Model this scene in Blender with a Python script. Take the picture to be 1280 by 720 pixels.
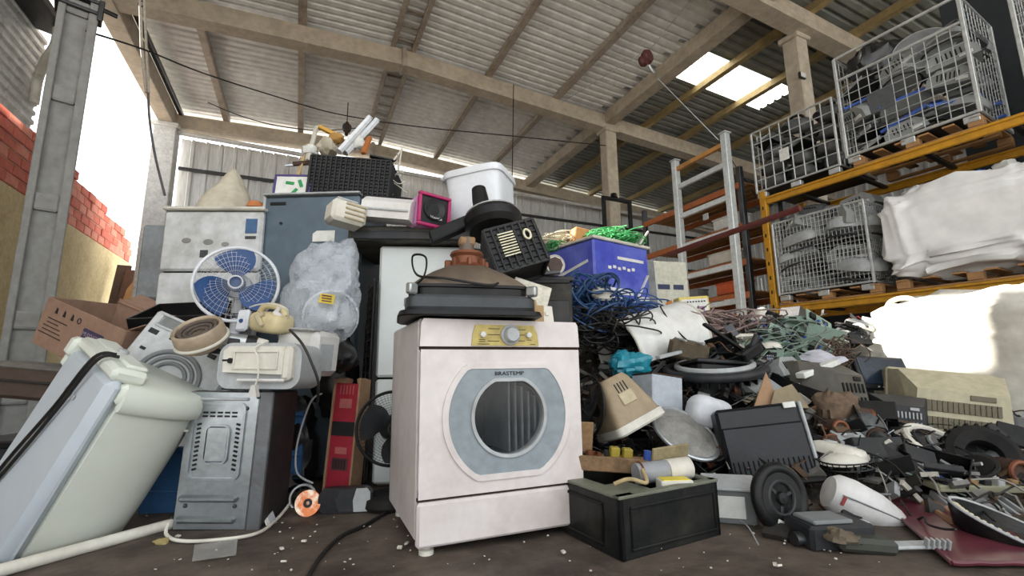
import bpy, bmesh, math, random
from mathutils import Vector, Matrix, Euler, noise

for o in list(bpy.data.objects):
    bpy.data.objects.remove(o)
scene = bpy.context.scene
COL = scene.collection
R = math.radians
PI = math.pi

# ---------------------------------------------------------------- camera
FPX, YAW, PITCH, ROLL, CAMH = 585.0, R(24.5), R(9.75), R(-0.75), 0.67
_fw = Vector((0, math.cos(PITCH), math.sin(PITCH)))
_up0 = Vector((0, -math.sin(PITCH), math.cos(PITCH)))
_rt = math.cos(ROLL) * Vector((1, 0, 0)) + math.sin(ROLL) * _up0
_up = math.cos(ROLL) * _up0 - math.sin(ROLL) * Vector((1, 0, 0))
CAM = Vector((0, 0, CAMH))
cd = bpy.data.cameras.new('camera')
cam = bpy.data.objects.new('camera', cd)
COL.objects.link(cam)
m = Matrix((( _rt.x, _up.x, -_fw.x, 0), (_rt.y, _up.y, -_fw.y, 0), (_rt.z, _up.z, -_fw.z, CAMH), (0, 0, 0, 1)))
cam.matrix_world = m
cd.sensor_width = 36.0
cd.lens = 36.0 * FPX / 1280.0
cd.clip_start = 0.05
cd.clip_end = 200
scene.camera = cam

# ---------------------------------------------------------------- light
world = bpy.data.worlds.new('sky')
scene.world = world
world.use_nodes = True
bg = world.node_tree.nodes['Background']
bg.inputs[0].default_value = (0.93, 0.97, 1.0, 1)
bg.inputs[1].default_value = 2.3
sl = bpy.data.lights.new('sun', 'SUN')
sl.energy = 22.0
sl.angle = R(0.6)
sl.color = (1.0, 0.95, 0.88)
sun = bpy.data.objects.new('sun', sl)
COL.objects.link(sun)
SUN_AZ, SUN_EL = R(172), R(30)          # where the sun stands, azimuth from +x
_sd = Vector((math.cos(SUN_EL) * math.cos(SUN_AZ), math.cos(SUN_EL) * math.sin(SUN_AZ), math.sin(SUN_EL)))
sun.rotation_euler = _sd.to_track_quat('Z', 'Y').to_euler()
sun.location = _sd * 30

vs = scene.view_settings
vs.view_transform = 'Standard'
vs.look = 'None'
vs.exposure = 0.12
vs.gamma = 1.0
vs.use_curve_mapping = False


# ---------------------------------------------------------------- place finding (photo pixel -> point of the place)
def ray(px, py):
    return _fw + _rt * ((px - 640) / FPX) - _up * ((py - 360) / FPX)


def P(px, py, Y):
    d = ray(px, py)
    return CAM + d * (Y / d.y)


def FL(px, py, z=0.0):
    d = ray(px, py)
    return CAM + d * ((z - CAMH) / d.z)


def B(u, v, z=0.0):
    """hall axes (u across to the right, v into the hall) -> world"""
    return Vector((u * math.cos(YAW) - v * math.sin(YAW), u * math.sin(YAW) + v * math.cos(YAW), z))


def fit(x0, y0, x1, y1, Y):
    """bottom-centre, width and height of something seen in a box at distance Y"""
    xm, ym = (x0 + x1) / 2, (y0 + y1) / 2
    w = (P(x1, ym, Y) - P(x0, ym, Y)).length
    h = (P(xm, y0, Y) - P(xm, y1, Y)).length
    return P(xm, y1, Y), w, h


# ---------------------------------------------------------------- mesh building
class MB:
    def __init__(self):
        self.v = []
        self.f = []
        self.M = None

    def add(self, vs, fs):
        b = len(self.v)
        M = self.M
        self.v += [tuple(M @ Vector(p)) if M is not None else tuple(p) for p in vs]
        self.f += [tuple(i + b for i in f) for f in fs]

    def box(self, c, s, ch=None, rot=None):
        """chamfered box, centre c and size s"""
        hx, hy, hz = s[0] / 2, s[1] / 2, s[2] / 2
        if ch is None:
            ch = min(min(s) * 0.12, 0.008)
        T = Matrix.Translation(c)
        if rot is not None:
            T = T @ (rot if isinstance(rot, Matrix) else Euler(rot).to_matrix().to_4x4())
        if ch <= 0:
            vs = [(x, y, z) for x in (-hx, hx) for y in (-hy, hy) for z in (-hz, hz)]
            fs = [(0, 1, 3, 2), (4, 6, 7, 5), (0, 4, 5, 1), (2, 3, 7, 6), (0, 2, 6, 4), (1, 5, 7, 3)]
        else:
            vs = []
            idx = {}
            for sx in (-1, 1):
                for sy in (-1, 1):
                    for sz in (-1, 1):
                        for a in range(3):
                            p = [sx * (hx - ch), sy * (hy - ch), sz * (hz - ch)]
                            p[a] = (sx * hx, sy * hy, sz * hz)[a]
                            idx[(sx, sy, sz, a)] = len(vs)
                            vs.append(tuple(p))
            fs = []
            for s1 in (-1, 1):
                q = [(s1, -1, -1), (s1, 1, -1), (s1, 1, 1), (s1, -1, 1)]
                f = [idx[k + (0,)] for k in q]
                fs.append(f if s1 > 0 else f[::-1])
                q = [(-1, s1, -1), (-1, s1, 1), (1, s1, 1), (1, s1, -1)]
                f = [idx[k + (1,)] for k in q]
                fs.append(f if s1 > 0 else f[::-1])
                q = [(-1, -1, s1), (1, -1, s1), (1, 1, s1), (-1, 1, s1)]
                f = [idx[k + (2,)] for k in q]
                fs.append(f if s1 > 0 else f[::-1])
            for a in range(3):
                b, c2 = [k for k in range(3) if k != a]
                for sb in (-1, 1):
                    for sc in (-1, 1):
                        def k(sa, ax):
                            t = [0, 0, 0]
                            t[a] = sa
                            t[b] = sb
                            t[c2] = sc
                            return idx[tuple(t) + (ax,)]
                        fs.append([k(-1, b), k(1, b), k(1, c2), k(-1, c2)])
            for sx in (-1, 1):
                for sy in (-1, 1):
                    for sz in (-1, 1):
                        fs.append([idx[(sx, sy, sz, 0)], idx[(sx, sy, sz, 1)], idx[(sx, sy, sz, 2)]])
        self.add([T @ Vector(p) for p in vs], fs)
        return self

    def bar(self, p0, p1, w, h, up=(0, 0, 1), ch=None):
        p0, p1 = Vector(p0), Vector(p1)
        d = p1 - p0
        L = d.length
        x = d.normalized()
        u = Vector(up)
        if abs(x.dot(u)) > .98:
            u = Vector((1, 0, 0))
        y = u.cross(x).normalized()
        z = x.cross(y)
        Mx = Matrix(((x.x, y.x, z.x, 0), (x.y, y.y, z.y, 0), (x.z, y.z, z.z, 0), (0, 0, 0, 1)))
        return self.box((p0 + p1) / 2, (L, w, h), ch, Mx)

    def cyl(self, p0, p1, r0, r1=None, n=16, caps=True):
        r1 = r0 if r1 is None else r1
        p0, p1 = Vector(p0), Vector(p1)
        q = (p1 - p0).to_track_quat('Z', 'Y')
        vs, fs = [], []
        for p, r in ((p0, r0), (p1, r1)):
            for i in range(n):
                a = 2 * PI * i / n
                vs.append(p + q @ Vector((r * math.cos(a), r * math.sin(a), 0)))
        for i in range(n):
            j = (i + 1) % n
            fs.append((i, j, n + j, n + i))
        if caps:
            fs.append(tuple(range(n))[::-1])
            fs.append(tuple(range(n, 2 * n)))
        self.add(vs, fs)
        return self

    def tube(self, pts, r, n=6, closed=False):
        pts = [Vector(p) for p in pts]
        N = len(pts)
        vs, fs = [], []
        ref = Vector((0.13, 0.21, 0.97))
        prev = None
        for i, p in enumerate(pts):
            if closed:
                d = pts[(i + 1) % N] - pts[i - 1]
            else:
                d = pts[min(i + 1, N - 1)] - pts[max(i - 1, 0)]
            if d.length < 1e-9:
                d = Vector((0, 0, 1))
            d.normalize()
            if prev is None:
                a = d.cross(ref)
                if a.length < .05:
                    a = d.cross(Vector((1, 0, 0)))
            else:
                a = prev - d * prev.dot(d)
                if a.length < 1e-4:
                    a = d.cross(ref)
            a.normalize()
            prev = a
            b = d.cross(a)
            for k in range(n):
                t = 2 * PI * k / n
                vs.append(p + (a * math.cos(t) + b * math.sin(t)) * r)
        for i in range(N if closed else N - 1):
            for k in range(n):
                k2 = (k + 1) % n
                i2 = (i + 1) % N
                fs.append((i * n + k, i * n + k2, i2 * n + k2, i2 * n + k))
        if not closed:
            fs.append(tuple(range(n))[::-1])
            fs.append(tuple((N - 1) * n + k for k in range(n)))
        self.add(vs, fs)
        return self

    def lathe(self, prof, n=24, c=(0, 0, 0), rot=None, sx=1, sy=1):
        T = Matrix.Translation(c)
        if rot is not None:
            T = T @ Euler(rot).to_matrix().to_4x4()
        vs, fs = [], []
        for r, z in prof:
            for i in range(n):
                a = 2 * PI * i / n
                vs.append(T @ Vector((r * sx * math.cos(a), r * sy * math.sin(a), z)))
        for k in range(len(prof) - 1):
            for i in range(n):
                j = (i + 1) % n
                fs.append((k * n + i, k * n + j, (k + 1) * n + j, (k + 1) * n + i))
        if prof[0][0] > 1e-6:
            fs.append(tuple(range(n))[::-1])
        if prof[-1][0] > 1e-6:
            b = (len(prof) - 1) * n
            fs.append(tuple(b + i for i in range(n)))
        self.add(vs, fs)
        return self

    def torus(self, Rr, r, n=28, k=8, c=(0, 0, 0), rot=None, sx=1, sy=1):
        T = Matrix.Translation(c)
        if rot is not None:
            T = T @ Euler(rot).to_matrix().to_4x4()
        pts = [T @ Vector((Rr * sx * math.cos(2 * PI * i / n), Rr * sy * math.sin(2 * PI * i / n), 0)) for i in range(n)]
        return self.tube(pts, r, k, True)

    def prism(self, poly, y0, y1, c=(0, 0, 0), rot=None):
        """polygon in x,z pushed from y0 to y1"""
        T = Matrix.Translation(c)
        if rot is not None:
            T = T @ Euler(rot).to_matrix().to_4x4()
        n = len(poly)
        vs = [T @ Vector((x, y0, z)) for x, z in poly] + [T @ Vector((x, y1, z)) for x, z in poly]
        fs = [tuple(range(n)), tuple(range(n, 2 * n))[::-1]]
        for i in range(n):
            j = (i + 1) % n
            fs.append((i, n + i, n + j, j))
        self.add(vs, fs)
        return self

    def surf(self, fn, nu, nv, cu=False, cv=False):
        vs = [fn(i / (nu if cu else nu - 1), j / (nv if cv else nv - 1)) for i in range(nu) for j in range(nv)]
        fs = []
        for i in range(nu if cu else nu - 1):
            for j in range(nv if cv else nv - 1):
                i2, j2 = (i + 1) % nu, (j + 1) % nv
                fs.append((i * nv + j, i2 * nv + j, i2 * nv + j2, i * nv + j2))
        self.add(vs, fs)
        return self

    def blob(self, sx, sy, sz, e=.5, nu=28, nv=16, amp=.0, freq=3., seed=0, c=(0, 0, 0), flat=None, fine=0.):
        """sack-like superellipsoid, half sizes sx sy sz, wrinkled by noise"""
        def sp(t, k):
            return math.copysign(abs(t) ** k, t)
        off = Vector((seed * 7.3, seed * 3.1, seed * 1.7))

        def fn(a, b):
            th = 2 * PI * a
            ph = PI * (b - .5)
            p = Vector((sp(math.cos(ph), e) * sp(math.cos(th), e), sp(math.cos(ph), e) * sp(math.sin(th), e), sp(math.sin(ph), e)))
            q = Vector((p.x * sx, p.y * sy, p.z * sz))
            d = 1
            if amp:
                d += amp * noise.noise(q * freq + off)
                if fine:
                    d += fine * (abs(noise.noise(q * freq * 3.1 + off * 2)) - .25)
            q = Vector((q.x * d, q.y * d, q.z * d))
            if flat is not None:
                q.z = max(q.z, flat)
            return q + Vector(c)
        return self.surf(fn, nu, nv, True, False)

    def mesh(self, name, smooth=True, angle=38):
        me = bpy.data.meshes.new(name)
        me.from_pydata(self.v, [], self.f)
        if smooth:
            me.shade_smooth()
            me.set_sharp_from_angle(angle=R(angle))
        return me

    def build(self, name, mat, parent=None, smooth=True, angle=38, loc=None, rot=None):
        me = self.mesh(name, smooth, angle)
        me.materials.append(mat)
        o = bpy.data.objects.new(name, me)
        COL.objects.link(o)
        if parent is not None:
            o.parent = parent
        if loc is not None:
            o.location = loc
        if rot is not None:
            o.rotation_euler = rot
        return o


def tag(o, label, cat, group=None, kind=None):
    if label:
        o['label'] = label
    if cat:
        o['category'] = cat
    if group:
        o['group'] = group
    if kind:
        o['kind'] = kind
    return o


def thing(name, label, cat, loc=(0, 0, 0), rot=(0, 0, 0), group=None, scale=None):
    o = bpy.data.objects.new(name, None)
    o.empty_display_size = .1
    COL.objects.link(o)
    o.location = loc
    if isinstance(rot, (int, float)):
        rot = (0, 0, rot)
    o.rotation_euler = rot
    if scale:
        o.scale = (scale,) * 3 if isinstance(scale, (int, float)) else scale
    return tag(o, label, cat, group)


def piece(me, name, mat=None, parent=None, loc=(0, 0, 0), rot=(0, 0, 0)):
    """another copy of a shared mesh"""
    o = bpy.data.objects.new(name, me)
    COL.objects.link(o)
    o.parent = parent
    o.location = loc
    o.rotation_euler = rot
    return o


def dup(root, loc, rot, label=None, group=None, scale=None):
    def cp(o, par):
        c = o.copy()
        COL.objects.link(c)
        c.parent = par
        for ch in list(o.children):
            cp(ch, c)
        return c
    r = cp(root, None)
    r.location = loc
    r.rotation_euler = rot if not isinstance(rot, (int, float)) else (0, 0, rot)
    if scale:
        r.scale = (scale,) * 3 if isinstance(scale, (int, float)) else scale
    if label:
        r['label'] = label
    if group:
        r['group'] = group
    return r


def struct(o):
    o['kind'] = 'structure'
    return o


# ---------------------------------------------------------------- materials
def lin(h):
    h = h.lstrip('#')
    c = [int(h[i:i + 2], 16) / 255 for i in (0, 2, 4)]
    return tuple((x / 12.92 if x <= .04045 else ((x + .055) / 1.055) ** 2.4) for x in c) + (1,)


_mats = {}


def mat(name, col, rough=.55, metal=0., dirt=.35, dcol='4a4036', scale=5., bump=.15, alpha=None, trans=0., var=.12, spec=.4, emit=None, bscale=40., contrast=.22, stretch=None):
    if name in _mats:
        return _mats[name]
    M = bpy.data.materials.new(name)
    M.use_nodes = True
    nt = M.node_tree
    N, L = nt.nodes, nt.links
    bs = N['Principled BSDF']
    bs.inputs['Roughness'].default_value = rough
    bs.inputs['Metallic'].default_value = metal
    bs.inputs['Specular IOR Level'].default_value = spec
    tc = N.new('ShaderNodeTexCoord')
    src = tc.outputs['Object']
    if stretch:
        mp = N.new('ShaderNodeMapping')
        mp.inputs['Scale'].default_value = stretch
        L.new(src, mp.inputs[0])
        src = mp.outputs[0]
    n1 = N.new('ShaderNodeTexNoise')
    n1.inputs['Scale'].default_value = scale
    n1.inputs['Detail'].default_value = 7
    n1.inputs['Roughness'].default_value = .65
    L.new(src, n1.inputs['Vector'])
    rp = N.new('ShaderNodeValToRGB')
    rp.color_ramp.elements[0].position = .5 - contrast * .3
    rp.color_ramp.elements[1].position = .5 + contrast
    rp.color_ramp.elements[0].color = (0, 0, 0, 1)
    rp.color_ramp.elements[1].color = (dirt, dirt, dirt, 1)
    L.new(n1.outputs['Fac'], rp.inputs[0])
    mx = N.new('ShaderNodeMix')
    mx.data_type = 'RGBA'
    L.new(rp.outputs[0], mx.inputs['Factor'])
    mx.inputs['A'].default_value = lin(col)
    mx.inputs['B'].default_value = lin(dcol)
    n2 = N.new('ShaderNodeTexNoise')
    n2.inputs['Scale'].default_value = scale * 4.3
    n2.inputs['Detail'].default_value = 4
    L.new(src, n2.inputs['Vector'])
    hv = N.new('ShaderNodeHueSaturation')
    mr = N.new('ShaderNodeMapRange')
    mr.inputs['From Min'].default_value = .3
    mr.inputs['From Max'].default_value = .7
    mr.inputs['To Min'].default_value = 1 - var
    mr.inputs['To Max'].default_value = 1 + var
    L.new(n2.outputs['Fac'], mr.inputs[0])
    L.new(mr.outputs[0], hv.inputs['Value'])
    L.new(mx.outputs['Result'], hv.inputs['Color'])
    L.new(hv.outputs[0], bs.inputs['Base Color'])
    if bump:
        n3 = N.new('ShaderNodeTexNoise')
        n3.inputs['Scale'].default_value = bscale
        n3.inputs['Detail'].default_value = 5
        L.new(src, n3.inputs['Vector'])
        bp = N.new('ShaderNodeBump')
        bp.inputs['Strength'].default_value = bump
        bp.inputs['Distance'].default_value = .01
        L.new(n3.outputs['Fac'], bp.inputs['Height'])
        L.new(bp.outputs[0], bs.inputs['Normal'])
    if alpha is not None:
        bs.inputs['Alpha'].default_value = alpha
    if trans:
        bs.inputs['Transmission Weight'].default_value = trans
    if emit:
        bs.inputs['Emission Color'].default_value = lin(col)
        bs.inputs['Emission Strength'].default_value = emit
    _mats[name] = M
    return M


def text(body, size, mat_, parent, loc, rot=(PI / 2, 0, 0), name='lettering', extrude=.0008, align='CENTER', sx=1):
    cu = bpy.data.curves.new(name, 'FONT')
    cu.body = body
    cu.size = size
    cu.extrude = extrude
    cu.align_x = align
    cu.align_y = 'CENTER'
    cu.resolution_u = 2
    tmp = bpy.data.objects.new('tmp_text', cu)
    COL.objects.link(tmp)
    bpy.context.view_layer.update()
    me = bpy.data.meshes.new_from_object(tmp.evaluated_get(bpy.context.evaluated_depsgraph_get()))
    bpy.data.objects.remove(tmp)
    me.materials.clear()
    me.materials.append(mat_)
    o = bpy.data.objects.new(name, me)
    COL.objects.link(o)
    o.parent = parent
    o.location = loc
    o.rotation_euler = rot
    o.scale = (sx, 1, 1)
    return o


WHITE = mat('white_enamel', 'd6d4d0', .38, dirt=.5, dcol='8a7d70', scale=3.5, bump=.05, var=.05)
OFFW = mat('off_white_plastic', 'd2cec2', .45, dirt=.45, dcol='7d7260', bump=.05, var=.06)
BEIGE = mat('beige_plastic', 'b8aa8c', .5, dirt=.5, dcol='6a5c46', bump=.06)
BLACK = mat('black_plastic', '0e0f10', .45, dirt=.45, dcol='322e2a', bump=.08, spec=.28)
DGREY = mat('dark_grey_plastic', '282a2d', .48, dirt=.5, dcol='4a433b', bump=.08, spec=.28)
GREY = mat('grey_plastic', '7d8082', .5, dirt=.5, dcol='4f473d', bump=.06)
LGREY = mat('light_grey_plastic', 'a9acad', .5, dirt=.45, dcol='6d6456', bump=.06)
STEEL = mat('galvanised_steel', 'b4b8ba', .38, .75, dirt=.4, dcol='6a665e', bump=.05)
DSTEEL = mat('dark_steel', '4e5052', .42, .8, dirt=.5, dcol='3a3028', bump=.08)
RUST = mat('rusty_steel', '4c392f', .8, .2, dirt=.6, dcol='3a2a20', bump=.3)
COPPER = mat('copper_winding', '74452e', .5, .35, dirt=.4, dcol='54301e', bump=.2)
WOOD = mat('pallet_wood', 'a37a50', .8, dirt=.5, dcol='5d4733', bump=.25, stretch=(1, 8, 8))
CARD = mat('cardboard', '9c7c60', .9, dirt=.35, dcol='6b533d', bump=.1)
PCB = mat('circuit_board_green', '7d9486', .55, dirt=.6, dcol='8d8f80', scale=22, bump=.25)
BROWNPCB = mat('circuit_board_brown', '8a6c4a', .65, dirt=.5, dcol='3f3122', scale=14, bump=.2)
CONC = mat('concrete', 'a99c88', .9, dirt=.4, dcol='7a6e5c', bump=.3, scale=2.5)
RUBBER = mat('rubber', '131313', .75, dirt=.5, dcol='35302b', bump=.2, spec=.25)
# ================================================================ the hall
rng = random.Random(5)


def zroof(u):
    return 7.62 - .03 * (1.75 - u) if u < 1.75 else 7.62 - .066 * (u - 1.75)


FLOORM = mat('oily_dirt_floor', '5c5148', .7, dirt=.85, dcol='241e1a', scale=1.6, bump=.55, bscale=26, contrast=.16, var=.3, spec=.3)
g = MB()
g.surf(lambda a, b: (-4.6 + 21.6 * a, -3 + 17.6 * b, .006 * noise.noise(Vector((a * 30, b * 30, 0)))), 60, 60)
struct(g.build('floor', FLOORM, None, rot=(0, 0, YAW)))
g = MB()
g.surf(lambda a, b: (-70 + 140 * a, -70 + 140 * b, -.02), 8, 8)
struct(g.build('floor_yard', mat('yard_concrete', 'b9b6b0', .9, dirt=.3, dcol='7d7263', scale=.6), None, rot=(0, 0, YAW)))

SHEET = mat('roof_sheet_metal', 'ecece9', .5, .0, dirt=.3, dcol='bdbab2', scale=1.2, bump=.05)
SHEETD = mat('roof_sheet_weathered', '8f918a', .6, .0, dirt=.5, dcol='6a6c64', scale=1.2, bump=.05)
BEAM = mat('beam_concrete', 'b9ad9b', .85, dirt=.4, dcol='77685a', bump=.2, scale=2)
PURL = mat('purlin_paint', 'b0a496', .6, .1, dirt=.5, dcol='6a5244', bump=.1, scale=4)
PURLY = mat('purlin_ochre', 'a89468', .6, .1, dirt=.4, dcol='6a5244', bump=.1, scale=4)
SKYL = bpy.data.materials.new('skylight_fibreglass')
SKYL.use_nodes = True
_n = SKYL.node_tree.nodes
_tr = _n.new('ShaderNodeBsdfTranslucent')
_tr.inputs[0].default_value = (.95, .95, .88, 1)
SKYL.node_tree.links.new(_tr.outputs[0], _n['Material Output'].inputs[0])

ceiling = bpy.data.objects.new('ceiling', None)
COL.objects.link(ceiling)
ceiling.rotation_euler.z = YAW
struct(ceiling)


def corrug(v0, v1, u0, u1, pitch=.215, h=.05):
    g = MB()
    n = max(1, round((v1 - v0) / pitch))
    p = (v1 - v0) / n
    prof = []
    for k in range(n):
        a = v0 + k * p
        prof += [(a, 0), (a + .52 * p, 0), (a + .62 * p, h), (a + .9 * p, h)]
    prof.append((v1, 0))
    us = [u0, u1]
    vs, fs = [], []
    for u in us:
        for v, z in prof:
            vs.append((u, v, zroof(u) + .2 + z))
    m_ = len(prof)
    for k in range(m_ - 1):
        fs.append((k, k + 1, m_ + k + 1, m_ + k))
    g.add(vs, fs)
    return g


V0, V1, W = -2.5, 14.3, 1.075
SK = [(7.4, 10.9)]
nsh = int(round((V1 - V0) / W))
sky_row = (6.55, 7.55)
rows = []
v = V0
while v < V1 - .1:
    rows.append((v, min(v + W, V1)))
    v += W
# the row that holds the skylight is cut to fit it
rows = [(-2.5 + k * 1.0056, -2.5 + (k + 1) * 1.0056) for k in range(9)] + [(6.55, 7.55)] + [(7.55 + k, 7.55 + (k + 1)) for k in range(7)]
for a, b in rows:
    corrug(a, b + .02, -3.75, 1.75).build('roof_sheet', SHEET, ceiling, False)
    if abs(a - 6.55) < .01:
        corrug(a, b + .02, 1.75, 7.42).build('roof_sheet', SHEET, ceiling, False)
        corrug(a, b, 7.42, 8.95).build('skylight_panel', SKYL, ceiling, False)
        corrug(a, b, 8.95, 10.6).build('skylight_panel', SKYL, ceiling, False)
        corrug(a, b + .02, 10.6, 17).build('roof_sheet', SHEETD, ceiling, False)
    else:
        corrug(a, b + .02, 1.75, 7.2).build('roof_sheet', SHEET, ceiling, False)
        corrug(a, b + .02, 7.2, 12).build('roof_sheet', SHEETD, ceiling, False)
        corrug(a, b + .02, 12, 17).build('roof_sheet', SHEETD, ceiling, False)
for u in (-2.15, -.28, 1.52, 1.97, 3.77, 5.63, 8.45, 9.8, 11.4, 13.2, 15):
    g = MB()
    z = zroof(u)
    w = .07 if u in (1.52, 1.97) else .1
    g.box((u, (V0 + V1) / 2, z + .1), (w, V1 - V0, .2), .01)
    g.box((u - w * .7, (V0 + V1) / 2, z + .012), (w * .6, V1 - V0, .022), .004)
    g.build('purlin', PURLY if u > 8 else PURL, ceiling)
for k in range(36):
    v = V0 + .3 + k * .46
    MB().box((1.745, v, zroof(1.745) + .15), (.4, .05, .03), .004).build('ridge_tie', PURL, ceiling)
# rafters: one haunched beam either side of the ridge
for v in (0.2, 4.85, 9.5, 14.25):
    for u0, u1 in ((-3.6, 1.75), (1.75, 7.2), (7.2, 16.6)):
        g = MB()
        d = .36
        za, zb = zroof(u0), zroof(u1)
        g.prism([(u0, za - d), (u1, zb - d), (u1, zb), (u0, za)], v - .12, v + .12)
        g.prism([(u0, za - d - .04), (u1, zb - d - .04), (u1, zb - d + .07), (u0, za - d + .07)], v - .16, v + .16)
        g.build('rafter', BEAM, ceiling, False)
    MB().box((1.75, v, zroof(1.75) - .2), (.1, .36, .46), .01).build('ridge_plate', PURL, ceiling)
# edge beam and valley beam along the hall
MB().box((-3.45, (V0 + V1) / 2, 7.26), (.34, V1 - V0, .42), .015).build('edge_beam', BEAM, ceiling)
MB().box((-3.22, (V0 + V1) / 2, 7.5), (.1, V1 - V0, .12), .015).build('edge_angle', DSTEEL, ceiling)
MB().box((7.2, (V0 + V1) / 2, zroof(7.2) - .06), (.3, V1 - V0, .34), .015).build('valley_beam', BEAM, ceiling)
g = MB()
for k in range(36):
    v = V0 + .3 + k * .46
    g.box((7.0, v, zroof(7) + .16), (.16, .08, .02), .004)
g.build('valley_clip', STEEL, ceiling)


# columns
def column(u, v, w, d, h, label, mt):
    t = bpy.data.objects.new('column', None)
    COL.objects.link(t)
    t.location = B(u, v)
    t.rotation_euler.z = YAW
    t['kind'] = 'structure'
    t['label'] = label
    g = MB()
    g.box((0, 0, h / 2), (w, d, h), .02)
    g.build('shaft', mt, t)
    MB().box((0, 0, h - .06), (w + .1, d + .1, .12), .02).build('bearing_block', mt, t)
    return t


column(7.2, 9.5, .34, .3, zroof(7.2) - .34, 'pale concrete column carrying the valley beam behind the blue pallet box', BEAM)
c = column(8.3, 5.05, .3, .3, zroof(8.3) - .34, 'weathered concrete column rising behind the caged pallets', BEAM)
MB().box((-.16, -.16, 5.9), (.16, .05, .12), .01).build('floodlight', DGREY, c)
MB().box((-.165, -.19, 5.9), (.13, .012, .09), .004).build('floodlight_glass', WHITE, c)
column(-3.45, 14.0, .5, .4, 7.05, 'pale corner column at the left end of the back wall', mat('column_white', 'c9c8c4', .8, dirt=.3))
column(9.2, .2, .34, .3, zroof(7.2) - .34, 'concrete column beside the near end of the rack', BEAM)

# back wall of ribbed sheets, each sheet its own piece
wb = bpy.data.objects.new('wall_back', None)
COL.objects.link(wb)
wb.rotation_euler.z = YAW
struct(wb)
WSHEET = mat('wall_sheet_metal', 'd8d8d6', .42, .1, dirt=.5, dcol='77736a', scale=1.5, bump=.05, stretch=(3, 3, .4))


def ribbed(w, h, pitch=.33, d=.04):
    n = round(w / pitch)
    p = w / n
    pr = []
    for k in range(n):
        a = k * p
        pr += [(a, 0), (a + .62 * p, 0), (a + .7 * p, -d), (a + .9 * p, -d), (a + .98 * p, 0)]
    pr.append((w, 0))
    g = MB()
    vs = [(x, y, 0) for x, y in pr] + [(x, y, h) for x, y in pr]
    m_ = len(pr)
    g.add(vs, [(k, k + 1, m_ + k + 1, m_ + k) for k in range(m_ - 1)])
    return g


sheet_me = ribbed(1.0, 6.93).mesh('wall_sheet', False)
sheet_me.materials.append(WSHEET)
for k in range(20):
    piece(sheet_me, 'wall_sheet', None, wb, (-3.2 + k * 1.0, 14.45 + .004 * (k % 2), 0))
for z in (1.4, 3.0, 4.6, 6.05):
    MB().box((6.6, 14.36, z), (19.6, .06, .09), .008).build('girt', DSTEEL, wb)
MB().cyl((-3.6, 14.0, 6.9), (16.8, 14.0, 6.45), .06, n=10).build('downpipe', WHITE, wb)
wr = bpy.data.objects.new('wall_right', None)
COL.objects.link(wr)
wr.rotation_euler.z = YAW
struct(wr)
for k in range(17):
    piece(sheet_me, 'wall_sheet', None, wr, (16.7, 14.4 - k, 0), (0, 0, -PI / 2))

# dark partition behind the rack
DWALL = mat('dark_painted_wall', '2b3034', .7, dirt=.4, dcol='1c1d1e', scale=1.5, bump=.1)
g = MB()
g.box((8.0, -.2, 2.9), (.15, 6.0, 5.8), .01)
g.box((8.0, 3.9, 1.55), (.15, 2.2, 3.1), .01)
struct(g.build('wall_partition', DWALL, None, rot=(0, 0, YAW)))

# boundary wall outside: rough render below, red hollow bricks above
wl = bpy.data.objects.new('wall_left', None)
COL.objects.link(wl)
wl.rotation_euler.z = YAW
struct(wl)
REND = mat('ochre_render', 'c9b78e', .95, dirt=.5, dcol='9c8660', scale=3, bump=.6, bscale=14)
BRICK = mat('red_brick', 'c46a58', .9, dirt=.5, dcol='a04a3c', scale=4, bump=.35)
BRICK2 = mat('red_brick_pale', 'd08673', .9, dirt=.5, dcol='ac5a48', scale=4, bump=.35)
MORT = mat('mortar', 'b5a08c', .95, bump=.4)
UB = -4.5
g = MB()
g.box((UB - .12, 8.2, 1.88), (.24, 16.4, 3.76), .02)
g.build('render', REND, wl)


def btop(v):
    return 5.05 - (v - 11.5) * .125 if v > 11.5 else 5.05


g = MB()
g.prism([(0, 3.7), (16.4, 3.7), (16.4, btop(16.4) - .28), (11.5, 4.78), (0, 4.78)], 0, .14)
o = g.build('mortar_bed', MORT, wl, False)
o.matrix_local = Matrix(((0, -1, 0, UB - .04), (1, 0, 0, 0), (0, 0, 1, 0), (0, 0, 0, 1)))
bme = MB().box((0, 0, 0), (.16, .375, .185), .012).mesh('brick', False)
bme.materials.append(BRICK)
bme2 = MB().box((0, 0, 0), (.16, .375, .185), .012).mesh('brick', False)
bme2.materials.append(BRICK2)
for r in range(7):
    z = 3.78 + .09 + r * .2
    v = .3 + (.2 if r % 2 else 0)
    while v < 16.3:
        if z + .1 < btop(v) + .05:
            piece(bme if rng.random() < .65 else bme2, 'brick', None, wl, (UB - .1 + rng.uniform(-.012, .012), v, z), (rng.uniform(-.02, .02), rng.uniform(-.02, .02), rng.uniform(-.02, .02)))
        v += .395
# ================================================================ outside left: post, shed, planks, ropes
def framebars(g, cx, cz, w, h, t, d, y):
    """rectangular raised frame on a front face (plane x,z) at depth y"""
    g.box((cx, y, cz + h / 2), (w + t, d, t), t * .25)
    g.box((cx, y, cz - h / 2), (w + t, d, t), t * .25)
    g.box((cx - w / 2, y, cz), (t, d, h - t), t * .25)
    g.box((cx + w / 2, y, cz), (t, d, h - t), t * .25)


def rrect(w, h, r, n=6, cx=0, cz=0):
    pts = []
    for k, (sx, sz) in enumerate(((1, 1), (-1, 1), (-1, -1), (1, -1))):
        for i in range(n + 1):
            a = (k + i / n) * PI / 2
            pts.append((cx + sx * (w / 2 - r) + r * math.cos(a), cz + sz * (h / 2 - r) + r * math.sin(a)))
    return pts


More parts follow.
